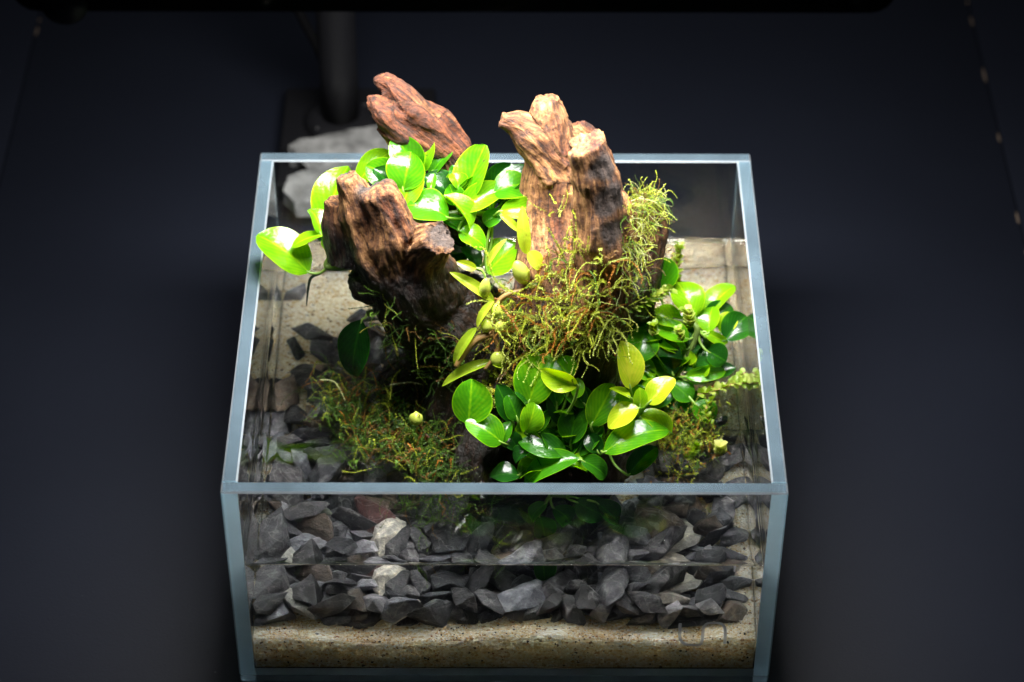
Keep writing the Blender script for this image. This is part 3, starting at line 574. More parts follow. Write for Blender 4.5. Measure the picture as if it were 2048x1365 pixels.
def stones():
    R = random.Random(77)
    special = {}
    def size(i):
        return random.Random(1000+i).uniform(.56, 1.0)*(1.25 if i % 7 == 0 else 1)
    def near(px, py, Y, Z, key, big=0):
        p = at(px, py, Y=Y); best = min((r for r in ROCKS if r[0] not in special), key=lambda r: (r[1]-p.x)**2+((r[2]-Y)**2)*.5+((r[3]-Z)**2)*.6-big*size(r[0])); special[best[0]] = key
    near(820, 1240, 1.3, 2.4, ('cream', (.52, .49, .40), 'cream white slate stone with grey stains, lying on the sand at the front glass'), 3)
    near(610, 1200, 1.2, 2.6, ('pale', (.30, .30, .27), 'pale grey green stone in the front row near the left glass'), 4)
    near(810, 1165, 2.6, 3.0, ('red', (.085, .032, .030), 'dark maroon red pointed stone among the grey slate at the front'), 16)
    near(1420, 1150, 2.6, 3.2, ('buff', (.34, .33, .29), 'big pale buff grey stone beside the sand in the front right corner'), 7)
    near(1330, 1170, 2.2, 2.8, ('tan', (.30, .27, .23), 'small tan grey stone wedged between dark slate near the front'))
    near(770, 1150, 3.2, 2.8, ('white', (.62, .58, .5), 'thin white chip of stone beside the maroon stone'))
    near(535, 1050, 2.6, 3, ('rose', (.11, .055, .048), 'small dull reddish stone by the left glass'), -6)
    near(620, 920, 4.5, 3, ('greeny', (.13, .15, .11), 'flat grey green slate stone by the left glass, dusted with algae'))
    for (i, x, y, z, a, b_, c) in ROCKS:
        V, F = rock_mesh(i)
        o = mesh('slate_stone', V, F, M_STONE, smooth=False)
        o.location = Vector((x, y+.45*min(1, max(0, (6.5-y)/3)), z))*S; o.rotation_euler = (a, b_, c); o.scale = (1.1,)*3
        if i in special:
            k, colr, lab = special[i]; tag(o, lab, 'stone')
        else:
            g = R.choices([.034, .060, .105, .20], [4, 5, 3.4, 1.7])[0]*R.uniform(.8, 1.2); wm = R.uniform(-.06, .05)
            br_ = R.random() < .09; colr = (g*1.5, g*1.12, g*.85) if br_ else (g*(1+wm), g, g*(1.12-wm)); 
            sh = 'near black' if g < .043 else 'dark grey' if g < .077 else 'mid grey' if g < .14 else 'light grey'
            if br_: sh = 'brownish grey'
            wh = ('in the bank along the left glass' if x < -5.2 and y > 3.6 else 'in the right hand corner beside bare sand' if x > 5.4 and y > 3 else 'in the front row resting against the sand' if y < 2.3 else 'in the heap between front glass and moss mound')
            tag(o, sh+' angular slate stone under water '+wh, 'stone', sh+' slate stones '+wh)
        o['stone_colour'] = colr
stones()

# ------------------------------------------------------------------ driftwood
ALLW = []      # (bvh, verts) of the finished wood, for rooting moss and the water's edge
def smooth01(a, b_, x):
    t = min(1, max(0, (x-a)/(b_-a))); return t*t*(3-2*t)
def wood(name, label, branches, blobs=(), dark_patches=(), dry=(8, 11), voxel=.078, drytip=()):
    bm = bmesh.new(); samples = []
    for bi, br in enumerate(branches):
        pts = [((at(q[0], q[1], Y=q[2]) if q[0] > 100 else Vector(q[:3])), q[-1]) for q in br]
        P = catmull(pts, .08)
        # torn rounded end
        V, F = tube_geo(pts, 22, .22, rough=.34, seed=bi*7.3)
        vv = [bm.verts.new(v) for v in V]
        for f in F: bm.faces.new([vv[i] for i in f])
        u = None; arc = bi*37.0
        for i, (p, r_) in enumerate(P):
            t = (P[min(i+1, len(P)-1)][0]-P[max(i-1, 0)][0]).normalized()
            if u is None: u, v = frame(t)
            else: u = (u-t*u.dot(t)).normalized(); v = t.cross(u); arc += (p-P[i-1][0]).length
            samples.append((p, t, r_, u.copy(), v.copy(), arc))
    for (c, rad) in blobs:
        ret = bmesh.ops.create_icosphere(bm, subdivisions=3, radius=1)
        for v in ret['verts']:
            v.co = Vector((c[0]+v.co.x*rad[0], c[1]+v.co.y*rad[1], c[2]+v.co.z*rad[2]))
    bmesh.ops.recalc_face_normals(bm, faces=bm.faces)
    me = bpy.data.meshes.new('tmp'); bm.to_mesh(me); bm.free()
    o = bpy.data.objects.new('tmp', me); COL.objects.link(o)
    md_ = o.modifiers.new('r', 'REMESH'); md_.mode = 'VOXEL'; md_.voxel_size = voxel
    ms = o.modifiers.new('s', 'SMOOTH'); ms.factor = .5; ms.iterations = 2
    dg = bpy.context.evaluated_depsgraph_get(); ev = o.evaluated_get(dg).to_mesh()
    n = len(ev.vertices); co = np.empty(n*3); ev.vertices.foreach_get('co', co); co = co.reshape(-1, 3)
    no = np.empty(n*3); ev.vertex_normals.foreach_get('vector', no); no = no.reshape(-1, 3)
    faces = [tuple(p_.vertices) for p_ in ev.polygons]
    o.evaluated_get(dg).to_mesh_clear(); bpy.data.objects.remove(o)
    sp = np.array([s[0][:] for s in samples]); st = np.array([s[1][:] for s in samples]); sr = np.array([s[2] for s in samples])
    idx = np.empty(n, int)
    for a in range(0, n, 4000):
        d = np.linalg.norm(co[a:a+4000, None, :]-sp[None], axis=2)-sr[None]*.7; idx[a:a+4000] = d.argmin(1)
    su = np.array([s[3][:] for s in samples]); sv = np.array([s[4][:] for s in samples]); ss = np.array([s[5] for s in samples])
    # coordinates running with each branch: two across the grain, one along it (squeezed)
    T = st[idx]; off = co-sp[idx]; al = (off*T).sum(1)
    q = np.stack([(off*su[idx]).sum(1), (off*sv[idx]).sum(1), (ss[idx]+al)*.16], 1)
    out = co.copy(); grain = q; dry_litv = np.empty(n); dark_patchv = np.zeros(n)
    cs = [((at(*c[:2], Y=c[2])), c[3]) for c in dark_patches]; ds = [((at(*c[:2], Y=c[2])), c[3]) for c in drytip]
    for i in range(n):
        v = Vector(co[i]); g = Vector(q[i])
        ridge = abs(noise.noise(g*1.0)); fine = noise.noise(g*3.4); fib = noise.noise(g*8.5)
        d = noise.noise(v*.6)*.24 + (.2-ridge)*.16 + noise.noise(v*1.5)*.10 + fine*.06 + fib*.055 + noise.noise(v*5)*.02 - .22*max(0, noise.noise(g*2.3+Vector((9, 3, 1)))-.28)
        out[i] = co[i]+no[i]*d
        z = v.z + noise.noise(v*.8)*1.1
        dv = smooth01(dry[0], dry[1], z)  # by height: wet and painted shade below, dry pale wood above
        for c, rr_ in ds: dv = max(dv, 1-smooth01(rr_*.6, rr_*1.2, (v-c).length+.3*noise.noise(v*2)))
        dry_litv[i] = dv
        for c, rr_ in cs: dark_patchv[i] = max(dark_patchv[i], (1-smooth01(rr_*.55, rr_*1.05, (v-c).length+.35*noise.noise(v*1.7)))*.92)  # dark patches: charred knob tips, right face of the front stump
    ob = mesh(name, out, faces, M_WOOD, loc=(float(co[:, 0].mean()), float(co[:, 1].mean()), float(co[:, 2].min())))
    for nm, arr, ty in (('dry', dry_litv, 'FLOAT'), ('char', dark_patchv, 'FLOAT'), ('grain', grain, 'FLOAT_VECTOR')):
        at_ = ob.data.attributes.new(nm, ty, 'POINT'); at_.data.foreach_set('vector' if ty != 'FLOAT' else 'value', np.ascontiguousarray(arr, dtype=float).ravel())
    tag(ob, label, 'driftwood')
    ALLW.append(BVHTree.FromPolygons([tuple(x) for x in out], faces))
    return ob
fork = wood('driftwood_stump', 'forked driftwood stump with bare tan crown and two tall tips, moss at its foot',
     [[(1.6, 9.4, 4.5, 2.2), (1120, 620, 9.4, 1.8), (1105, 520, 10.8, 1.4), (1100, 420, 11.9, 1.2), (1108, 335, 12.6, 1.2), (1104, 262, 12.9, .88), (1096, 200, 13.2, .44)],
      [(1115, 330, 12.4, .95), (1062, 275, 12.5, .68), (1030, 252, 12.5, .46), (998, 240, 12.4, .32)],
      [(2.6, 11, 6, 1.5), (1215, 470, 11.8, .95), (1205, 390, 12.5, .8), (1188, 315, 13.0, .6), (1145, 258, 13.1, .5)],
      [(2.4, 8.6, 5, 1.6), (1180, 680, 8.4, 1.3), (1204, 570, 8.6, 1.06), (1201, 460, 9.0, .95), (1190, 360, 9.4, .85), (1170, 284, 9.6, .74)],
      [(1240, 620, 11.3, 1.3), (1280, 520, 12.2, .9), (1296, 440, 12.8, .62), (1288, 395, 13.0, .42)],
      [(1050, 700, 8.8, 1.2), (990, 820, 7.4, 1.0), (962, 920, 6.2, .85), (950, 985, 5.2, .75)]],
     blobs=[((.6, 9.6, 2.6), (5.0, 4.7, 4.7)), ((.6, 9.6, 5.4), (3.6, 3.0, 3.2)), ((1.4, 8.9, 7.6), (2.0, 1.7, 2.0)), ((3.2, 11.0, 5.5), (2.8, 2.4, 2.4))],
     dark_patches=[(1205, 335, 8.9, .7), (1214, 400, 8.7, .85), (1218, 460, 8.5, .8)], dry=(9.6, 13.4), drytip=[(1165, 282, 9.8, 1.0), (1097, 210, 13.0, 1.2), (1020, 248, 12.4, 1.0)])  # dark patches run down the front stump's right face
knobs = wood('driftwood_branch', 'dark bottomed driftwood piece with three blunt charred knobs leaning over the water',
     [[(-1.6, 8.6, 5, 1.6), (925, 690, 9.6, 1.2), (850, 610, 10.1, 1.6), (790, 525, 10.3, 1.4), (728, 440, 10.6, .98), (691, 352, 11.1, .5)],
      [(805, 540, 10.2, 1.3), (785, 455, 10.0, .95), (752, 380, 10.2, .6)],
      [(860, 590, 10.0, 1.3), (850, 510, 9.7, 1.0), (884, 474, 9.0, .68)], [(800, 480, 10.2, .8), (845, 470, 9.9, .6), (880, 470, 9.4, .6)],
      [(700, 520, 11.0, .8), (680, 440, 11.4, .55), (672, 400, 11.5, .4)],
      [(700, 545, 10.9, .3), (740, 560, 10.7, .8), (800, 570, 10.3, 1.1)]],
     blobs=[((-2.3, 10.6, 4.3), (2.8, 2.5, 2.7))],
     dark_patches=[(692, 350, 11.6, .55), (748, 376, 10.6, .75), (890, 468, 9.2, .85)], dry=(12.4, 13.6))  # blend set far above the water, painting the overhang's shade into the underside
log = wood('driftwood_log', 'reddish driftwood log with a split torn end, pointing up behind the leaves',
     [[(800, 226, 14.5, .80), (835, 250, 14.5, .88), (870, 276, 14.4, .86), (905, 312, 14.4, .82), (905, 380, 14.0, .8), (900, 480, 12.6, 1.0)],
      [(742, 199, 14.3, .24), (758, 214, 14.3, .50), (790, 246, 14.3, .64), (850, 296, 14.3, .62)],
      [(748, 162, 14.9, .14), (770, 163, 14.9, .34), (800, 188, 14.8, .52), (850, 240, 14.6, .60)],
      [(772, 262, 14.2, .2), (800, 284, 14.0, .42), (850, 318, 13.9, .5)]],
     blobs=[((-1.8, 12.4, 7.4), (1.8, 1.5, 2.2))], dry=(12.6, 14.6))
log['redness'] = .13; fork['redness'] = -.04; knobs['redness'] = -.07
def hit(px, py, maxd=1e9):
    d = pray(px, py); best = None
    for b_ in ALLW:
        h = b_.ray_cast(CAM, d)
        if h[0] is not None and (best is None or h[3] < best[2]): best = (h[0], h[1], h[3])
    return best

# ------------------------------------------------------------------ water
def water():
    x0, x1, y0, y1 = -TW+G+.02, TW-G-.02, G+.02, TD-G-.02
    MEN = []
    for (px, py, r_) in [(1390, 850, .35), (1440, 900, .12), (1405, 765, .3)]:
        q = at(px, py, Z=WZ); MEN.append((q.x, q.y, r_))
    nx = 200; ny = 200; V = []; F = []
    def warp(t):                     # finer near the glass for the meniscus
        return .5-.5*math.cos(math.pi*t) if 0 < t < 1 else t
    for j in range(ny+1):
        for i in range(nx+1):
            tx = .5*(i/nx)+.5*warp(i/nx); ty = .5*(j/ny)+.5*warp(j/ny)
            x = x0+(x1-x0)*tx; y = y0+(y1-y0)*ty
            dw = min(x-x0, x1-x, y-y0, y1-y)
            z = WZ+.17*math.exp(-dw/.15)+.006*noise.noise(Vector((x*.9, y*.9, 0)))
            best = 9
            for b_ in ALLW:
                h = b_.find_nearest(Vector((x, y, WZ)), 2.4)
                if h[0] is not None: best = min(best, h[3])
            if best < 2.4: z += .11*math.exp(-best/.16)+.075*noise.noise(Vector((x*1.25, y*1.5, 3)))*math.exp(-best/.9)*(1-(best/2.4)**2)
            for (mx_, my_, mr_) in MEN:
                d_ = math.hypot(x-mx_, (y-my_)*1.3)-mr_*(1+.7*noise.noise(Vector((x*1.1, y*1.1, 7))))
                if d_ < 1.2: z += .085*math.exp(-(max(0, d_)/.33)**2)
            V.append((x, y, z))
    for j in range(ny):
        for i in range(nx):
            a = j*(nx+1)+i; F.append((a, a+1, a+nx+2, a+nx+1))
    ring = [i for i in range(nx+1)] + [j*(nx+1)+nx for j in range(1, ny+1)] + [ny*(nx+1)+i for i in range(nx-1, -1, -1)] + [j*(nx+1) for j in range(ny-1, 0, -1)]
    b0 = len(V); k = len(ring)
    for r_ in ring: V.append((V[r_][0], V[r_][1], .42))
    nf = len(F)
    for i in range(k): F.append((ring[i], b0+i, b0+(i+1) % k, ring[(i+1) % k]))
    F.append(tuple(range(b0, b0+k))[::-1])
    o = tag(mesh('water', V, F, M_WATER), kind='structure')
    sm = [True]*nf+[False]*(len(F)-nf); o.data.polygons.foreach_set('use_smooth', sm)
water()

# ------------------------------------------------------------------ broad leaved plants
PX = .0188                      # centimetres per photo pixel about the middle of the tank
def blade(base, tip, wid, nrm, cup=.12, arch=.12, a=.58, b_=.56, seed=0, ns=14, nt=8, wave=.03, twist=0):
    R = random.Random(seed); ax = tip-base; Ln = ax.length; ax = ax/Ln
    nrm = (nrm-ax*nrm.dot(ax)).normalized(); sd = ax.cross(nrm)
    mx = (a/(a+b_))**a*(b_/(a+b_))**b_
    V = []; F = []; UV = []; ph = R.uniform(0, 6); asym = R.uniform(-.08, .08)
    for i in range(ns+1):
        s = i/ns; ss = min(max(s, .004), .996)
        hw = .5*wid*(ss**a*(1-ss)**b_)/mx
        if s > .93: hw *= 1-.25*(s-.93)/.07
        c = base+ax*(s*Ln)+nrm*(arch*Ln*4*s*(1-s)*.5-arch*Ln*.55*s*s*s)
        tw = twist*s; n2 = nrm*math.cos(tw)+sd*math.sin(tw); s2 = sd*math.cos(tw)-nrm*math.sin(tw)
        for j in range(nt+1):
            t = -1+2*j/nt
            off = cup*hw*(abs(t)**1.3)*1.6 + wave*wid*math.sin(s*7+ph+(1 if t > 0 else 3))*abs(t)**2
            V.append((c+s2*(t*hw*(1+asym*math.copysign(1, t)))+n2*off)[:]); UV.append((.5+.5*t, s))
    for i in range(ns):
        for j in range(nt):
            q = i*(nt+1)+j; F.append((q, q+1, q+nt+2, q+nt+1))
    return V, F, UV
def leaf(parent, name, geo, matl, age):
    V, F, UV = geo; o = mesh(name, V, F, matl, parent)
    uv = o.data.uv_layers.new(name='UVMap')
    d = np.empty((len(o.data.loops), 2)); li = np.empty(len(o.data.loops), int); o.data.loops.foreach_get('vertex_index', li)
    d = np.array(UV)[li]; uv.data.foreach_set('uv', d.ravel()); o['leaf_age'] = float(age); return o
def ROT(v, axis, ang): return Matrix.Rotation(ang, 3, axis) @ v
def plant(name, label, cat, Yf, hubs, leaves, fill=None, group=None, matl=None, petr=.055, stalkmat=None, seed=0):
    """leaves: (base px, base py, tip px, tip py, width px, age[, roll deg[, cup[, arch[, dY]]]])"""
    H = [at(h[0], h[1], Y=h[2]) for h in hubs]
    t = thing(name, (sum(h.x for h in H)/len(H), sum(h.y for h in H)/len(H), min(h.z for h in H)-.3), label, cat, group)
    if len(H) > 1:
        V, F = tube_geo([(h, .12) for h in H], 10, .12, rough=.3, seed=seed); mesh('rhizome', V, F, M_RHIZ, t)
    R = random.Random(seed+31); leaves = list(leaves)
    for (cx, cy, rx, ry, nfill, d0, *up_) in (fill or []):
        for q_ in range(nfill):
            a_ = R.uniform(0, 6.28); rr_ = math.sqrt(R.random()); bx = cx+math.cos(a_)*rr_*rx*.8; by = cy+math.sin(a_)*rr_*ry*.8
            ln = R.uniform(48, 88); a2 = a_+R.gauss(0, .6); tx = bx+math.cos(a2)*ln; ty = by+math.sin(a2)*ln*.7-ln*.25
            leaves.append((bx, by, tx, ty, R.uniform(36, 62), R.choice((.1, .16, .25, .4, .5, .6))+(up_[0] if up_ else 0), R.uniform(-35, 35), R.uniform(.1, .3), R.uniform(.05, .2), d0+R.uniform(-.2, .3)))
    for li_, lf in enumerate(leaves):
        bx, by, tx, ty, wd, age = lf[:6]; roll = lf[6] if len(lf) > 6 else R.uniform(-24, 24); cup = lf[7]+R.uniform(0, .12) if len(lf) > 7 else R.uniform(.1, .38)
        arch = lf[8] if len(lf) > 8 else R.uniform(.08, .24); dY = lf[9] if len(lf) > 9 else R.uniform(-.15, .15)
        B = at(bx, by, Y=Yf(by)+dY); T = at(tx, ty, Y=Yf(ty)+dY+R.uniform(-.15, .15)+max(0, by-ty)*.003)
        ax = (T-B).normalized(); view = (CAM-B).normalized()
        n_ = (view*.45+Vector((0, .12, .9))); n_ = (n_-ax*n_.dot(ax)).normalized(); n_ = ROT(n_, ax, math.radians(roll))
        o = leaf(t, 'leaf', blade(B, T, wd*PX*1.1, n_, cup, arch, seed=seed*100+li_, wave=R.uniform(.02, .07), twist=R.uniform(-.45, .45)), matl or M_LEAF, age)
        if DEBUG:
            c_ = (B+T)/2; hh = hit(*topx(c_))
            if hh and hh[2] < (c_-CAM).length-.1: print('HIDDEN', seed, li_, lf, round((c_-CAM).length-hh[2], 2))
        h = min(H, key=lambda q: (q-B).length)
        if (h-B).length > .15:
            mid = (h+B)/2+Vector((0, 0, -.12))-ax*.1*(h-B).length
            V, F = tube_geo([(h, petr*1.2), (mid, petr), (B-ax*.02, petr*.9), (B+ax*.25, petr*.4)], 6, .12); mesh('stalk', V, F, stalkmat or M_PETIOLE, o)
    return t
def lin(y0, Y0, k): return lambda py: Y0+(y0-py)*k

A_LEAVES = [(617, 545, 517, 466, 88, .6, 0, .1, .15), (655, 470, 582, 490, 36, .72, 30), (641, 468, 622, 416, 42, .6), (655, 464, 690, 330, 82, .62, -15, .15, .2, .5),
            (716, 366, 780, 300, 52, .64, 10, .1, .25, .7), (656, 505, 704, 508, 36, .62)]
plant('broad_leaf_plant', 'bright green broad leaved plant overhanging the left glass beside the charred knobs', 'plant', lin(500, 11.9, .010), [(668, 505, 11.9), (655, 535, 11.6), (720, 520, 11.2), (700, 400, 12.4)], A_LEAVES, seed=1, fill=[(680, 440, 40, 50, 5, .8)])
B_LEAVES = [(803, 408, 750, 336, 62, .14, 20), (806, 380, 822, 304, 74, .52, 10), (806, 412, 834, 331, 60, .64), (824, 400, 855, 379, 28, .4), (861, 382, 868, 347, 18, .5),
            (897, 436, 815, 405, 70, .46, 5, .1, .2, -.5), (890, 392, 946, 458, 52, .62, -25, .25, .2, -.4), (912, 410, 899, 370, 38, .45), (917, 378, 907, 345, 36, .58), (929, 397, 969, 290, 72, .55, -5, .06, .05, .2),
            (917, 418, 1010, 372, 50, .62, 25, .2, .15), (985, 388, 1062, 366, 66, .5, -5), (1000, 423, 1095, 416, 42, .64, 20, .2, .25, -.3), (1005, 425, 966, 447, 34, .35), (918, 464, 972, 492, 52, .56, 0, .1, .2, -.4),
            (975, 546, 1034, 488, 76, .6, 0, .1, .1, -.2), (962, 532, 922, 498, 40, .12, 0, .1, .1, 0), (880, 440, 936, 470, 40, .3), (840, 430, 800, 398, 44, .2, 0, .1, .1, .5), (960, 420, 1000, 345, 46, .4, 0, .1, .1, .7)]
plant('broad_leaf_plant', 'large cluster of glossy green broad leaves growing below the split log', 'plant', lin(420, 12.0, .007), [(875, 430, 12.3), (935, 425, 12.2), (985, 430, 12.0)], B_LEAVES, seed=2, fill=[(850, 380, 70, 50, 9, .6), (960, 400, 70, 50, 9, .6), (960, 500, 40, 40, 5, .6)])
F_LEAVES = [(1057, 810, 1092, 704, 80, .56, -5, .12, .1), (1156, 772, 1080, 742, 42, .85, -50, .35, .2, -.3), (1152, 797, 1156, 756, 26, .55), (936, 848, 944, 759, 74, .5, 10), (1004, 886, 934, 840, 66, .5, -5, .12, .2, -.25),
            (1036, 842, 1016, 790, 54, .34), (1050, 866, 1072, 807, 46, .58, 40, .3), (1057, 866, 1100, 820, 28, .4, 40), (1127, 853, 1120, 766, 64, .12, 0, .1, .1, .2), (1141, 888, 1156, 810, 54, .38), (1182, 853, 1228, 768, 56, .52, 20, .1, .1),
            (1278, 817, 1214, 852, 54, .94, 10, .1, .2), (1262, 797, 1220, 775, 26, .85, 20), (1261, 778, 1244, 682, 56, .95, 10, .12, .15), (1280, 818, 1280, 776, 28, .72), (1296, 808, 1348, 756, 50, .9, 0, .08, .1),
            (1342, 868, 1282, 824, 52, .74, 0, .1, .2, .2), (1208, 905, 1334, 852, 62, .5, 0, .1, .22, -.35), (1134, 908, 1038, 882, 50, .3, -10, .12, .2, -.1), (1132, 904, 1108, 850, 38, .3, 30, .3), (1152, 910, 1206, 854, 38, .34, 20),
            (1198, 908, 1178, 866, 34, .14), (1160, 920, 1044, 960, 52, .44, 10, .15, .25, -.3), (1163, 921, 1214, 952, 46, .3, 0, .1, .15, -.3), (1039, 950, 980, 952, 50, .18, 0, .1, .15, -.2), (1036, 900, 1014, 864, 34, .12),
            (1004, 887, 1020, 842, 26, .4), (1141, 758, 1112, 718, 52, .44), (1257, 950, 1312, 892, 40, .08), (1090, 850, 1070, 790, 50, .14, 0, .1, .1, .5), (1200, 830, 1180, 780, 50, .16, 0, .1, .1, .6), (1110, 930, 1070, 905, 44, .12), (1230, 900, 1260, 860, 50, .14, 0, .1, .1, .4), (1060, 900, 1030, 925, 40, .14)]
plant('broad_leaf_plant', 'dense rosette of dark and yellow green broad leaves at the front of the moss mound', 'plant', lin(950, 4.6, .0095), [(1035, 880, 5.9), (1090, 860, 5.9), (1150, 905, 5.4), (1210, 880, 5.8), (1275, 830, 6.6)], F_LEAVES, seed=3, fill=[(1080, 850, 90, 60, 8, .35, .15), (1200, 850, 80, 60, 7, .4, .15), (1120, 930, 90, 20, 6, 0, .1)])
S_LEAVES = [(1092, 1004, 1058, 1056, 38, .36, 10, .1, .15, 0), (1106, 1018, 1142, 1062, 46, .24, 0), (1078, 1040, 1090, 1104, 46, .2, 0), (1150, 1000, 1210, 1040, 60, .08), (1190, 1000, 1240, 1060, 54, .06)]
plant('broad_leaf_plant', 'few dark green leaves hanging under water behind the front glass', 'plant', lambda py: 4.3+(1000-py)*.006, [(1100, 985, 4.6), (1130, 990, 4.7)], S_LEAVES, seed=4)
R_LEAVES = [(1319, 586, 1321, 512, 66, .48, 5), (1390, 634, 1356, 562, 64, .7, -5, .12, .2), (1365, 652, 1302, 624, 46, .64), (1418, 666, 1424, 612, 46, .64), (1442, 666, 1466, 626, 38, .82), (1410, 664, 1456, 686, 22, .7, 40),
            (1365, 740, 1444, 680, 66, .26, 0, .1, .1), (1366, 720, 1394, 674, 40, .14), (1346, 750, 1326, 674, 46, .12), (1268, 726, 1292, 656, 62, .42, 15), (1236, 742, 1222, 682, 40, .34), (1370, 754, 1452, 742, 30, .5, 35),
            (1344, 768, 1384, 802, 48, .4, 0), (1388, 806, 1426, 846, 50, .4, 0, .1, .1, 0), (1310, 760, 1285, 735, 36, .35)]
plant('broad_leaf_plant', 'broad leaved plant spreading to the right glass among tiny round leaved sprigs', 'plant', lin(700, 10.3, .014), [(1345, 640, 11.2), (1395, 660, 10.8), (1350, 745, 9.9), (1290, 740, 9.9)], R_LEAVES, seed=5, fill=[(1350, 660, 80, 80, 10, .4, .1), (1405, 690, 60, 50, 10, -.1, .15), (1350, 765, 80, 35, 10, .1, .1), (1310, 830, 50, 40, 6, .1, .1)])
plant('broad_leaf_plant', 'single drooping dark green leaf in the shade below the charred knobs', 'plant', lambda py: 9.3+(700-py)*.004, [(735, 628, 9.9), (760, 620, 9.9)], [(724, 640, 702, 754, 72, .1, 5, .1, .12, 0)], seed=6)
# stray dark root hanging from the left plant
V, F = tube_geo([(at(640, 548, Y=11.6), .05), (at(622, 556, Y=11.5), .06), (at(616, 580, Y=11.4), .045), (at(613, 612, Y=11.3), .015)], 6, .12)
tag(mesh('aerial_root', V, F, M_ROOT, loc=at(640, 548, Y=11.6)), 'thin dark green root dangling below the overhanging left plant', 'root')

# ------------------------------------------------------------------ narrow leaved creeping orchid
def orchid():
    Y = lin(600, 8.6, .008); P = lambda x, y, d=0: at(x, y, Y=Y(y)+d)
    t = thing('creeping_orchid', P(975, 690), 'small creeping orchid with narrow yellow green leaves and round bulbs between the driftwood pieces', 'orchid')
    L_ = [(1053, 508, 1044, 415, 30, .8), (1056, 504, 1078, 540, 38, .95), (1037, 462, 1001, 430, 18, .9), (975, 533, 1010, 478, 17, .8), (952, 537, 914, 524, 21, .85), (988, 604, 902, 544, 26, .75), (988, 603, 952, 655, 20, .85),
          (953, 656, 905, 729, 25, .6), (986, 724, 882, 769, 27, .6), (986, 726, 1008, 735, 26, .7)]
    R = random.Random(4)
    for i, (bx, by, tx, ty, wd, age) in enumerate(L_):
        B = P(bx, by, .1*i % .3); T = P(tx, ty, .1*i % .3-.1); ax = (T-B).normalized(); n_ = (CAM-B).normalized()*.7+Vector((0, 0, .6)); n_ = ROT((n_-ax*n_.dot(ax)).normalized(), ax, R.uniform(-.4, .4))
        leaf(t, 'leaf', blade(B, T, wd*PX*.9, n_, .35, .14, .5, .62, seed=i, wave=.01), M_ORCH, age)
    for (x, y, rx, ry, rot) in [(1042, 545, 17, 30, -.35), (970, 576, 12, 24, .1), (974, 652, 13, 15, 0), (996, 717, 16, 16, 0), (1000, 655, 14, 16, 0), (994, 622, 13, 17, 0)]:
        c = P(x, y); bm = bmesh.new(); bmesh.ops.create_uvsphere(bm, u_segments=14, v_segments=10, radius=1)
        M_ = Matrix.Rotation(rot, 3, 'Y')
        for v in bm.verts:
            k = 1-.25*max(0, v.co.z); p_ = M_ @ Vector((v.co.x*rx*PX*k, v.co.y*rx*PX*k, v.co.z*ry*PX)); v.co = c+p_
        mesh('bulb', *bm_geo(bm), M_BULB, t); bm.free()
    V, F = tube_geo([(P(912, 735), .11), (P(930, 705), .12), (P(955, 680), .13), (P(985, 668), .12)], 8, .12, rough=.3); s_ = mesh('stem', V, F, M_STEMB, t)
    V, F = tube_geo([(P(1045, 580), .08), (P(1000, 600), .1), (P(985, 660), .1), (P(996, 700), .09), (P(970, 740), .07)], 8, .12, rough=.3); mesh('stem', V, F, M_STEMB, t)
    V, F = tube_geo([(P(952, 537), .05), (P(964, 541), .05), (P(971, 556), .05)], 6, .1); mesh('stem', V, F, M_PETIOLE, t)
orchid()

# ------------------------------------------------------------------ small sprigs of round leaves
def small_leaf_mesh():
    V, F, UV = blade(Vector((0, 0, 0)), Vector((0, 1, .12)), .8, Vector((0, 0, 1)), .2, .1, .45, .4, 3, 5, 4, 0)
    o = mesh('leaf', V, F, M_SPRIG); uv = o.data.uv_layers.new(name='UVMap'); li = np.empty(len(o.data.loops), int); o.data.loops.foreach_get('vertex_index', li); uv.data.foreach_set('uv', np.array(UV)[li].ravel())
    me = o.data; bpy.data.objects.remove(o); return me
SLM = small_leaf_mesh()
def sprig(label, path, sz, nleaf, age, seed, cat='sprig'):
    R = random.Random(seed); P = [at(x, y, Y=Y) for x, y, Y in path]
    t = thing('round_leaf_sprig', P[0], label, cat, None)
    V, F = tube_geo([(p, .04) for p in P], 6, .1); mesh('stem', V, F, M_STEMB, t)
    C = [c for c, _ in catmull([(p, 1) for p in P], .05)]
    for k in range(nleaf):
        f = (k+.5)/nleaf; i = min(len(C)-2, int(f*(len(C)-1))); c = C[i]; tg = (C[i+1]-C[i]).normalized(); u, v = frame(tg)
        a = k*2.4+R.uniform(-.3, .3); d = (u*math.cos(a)+v*math.sin(a)+tg*.5+Vector((0, -.1, .35))).normalized()
        s_ = sz*R.uniform(.75, 1.15); z = (Vector((0, 0, 1))+tg*.3-d*d.z).normalized(); x = d.cross(z).normalized(); z = x.cross(d)
        o = bpy.data.objects.new('leaf', SLM); COL.objects.link(o); o.parent = t
        m3 = Matrix(((x.x, d.x, z.x), (x.y, d.y, z.y), (x.z, d.z, z.z))).to_4x4(); o.matrix_local = Matrix.Translation((c-P[0])*S) @ m3 @ Matrix.Scale(s_, 4)
        o['leaf_age'] = min(1, max(0, age+R.uniform(-.25, .2)))
sprig('creeping sprig of tiny yellow green round leaves lying between moss and broad leaves', [(1262, 618, 10.6), (1300, 600, 10.9), (1340, 580, 11.2)], .34, 46, .6, 1)
sprig('upright sprig of tiny leaves standing in the water by the back glass', [(1350, 575, 13.4), (1353, 530, 13.9), (1358, 492, 14.3)], .34, 26, .5, 2)
sprig('short tuft of tiny round leaves in front of the pale broad leaf on the right', [(1382, 655, 10.2), (1378, 638, 10.3), (1374, 622, 10.5)], .34, 26, .65, 3)
sprig('low tuft of tiny leaves above the dark drooping leaves on the right', [(1365, 682, 9.9), (1360, 672, 10), (1356, 660, 10.1)], .3, 14, .55, 4)
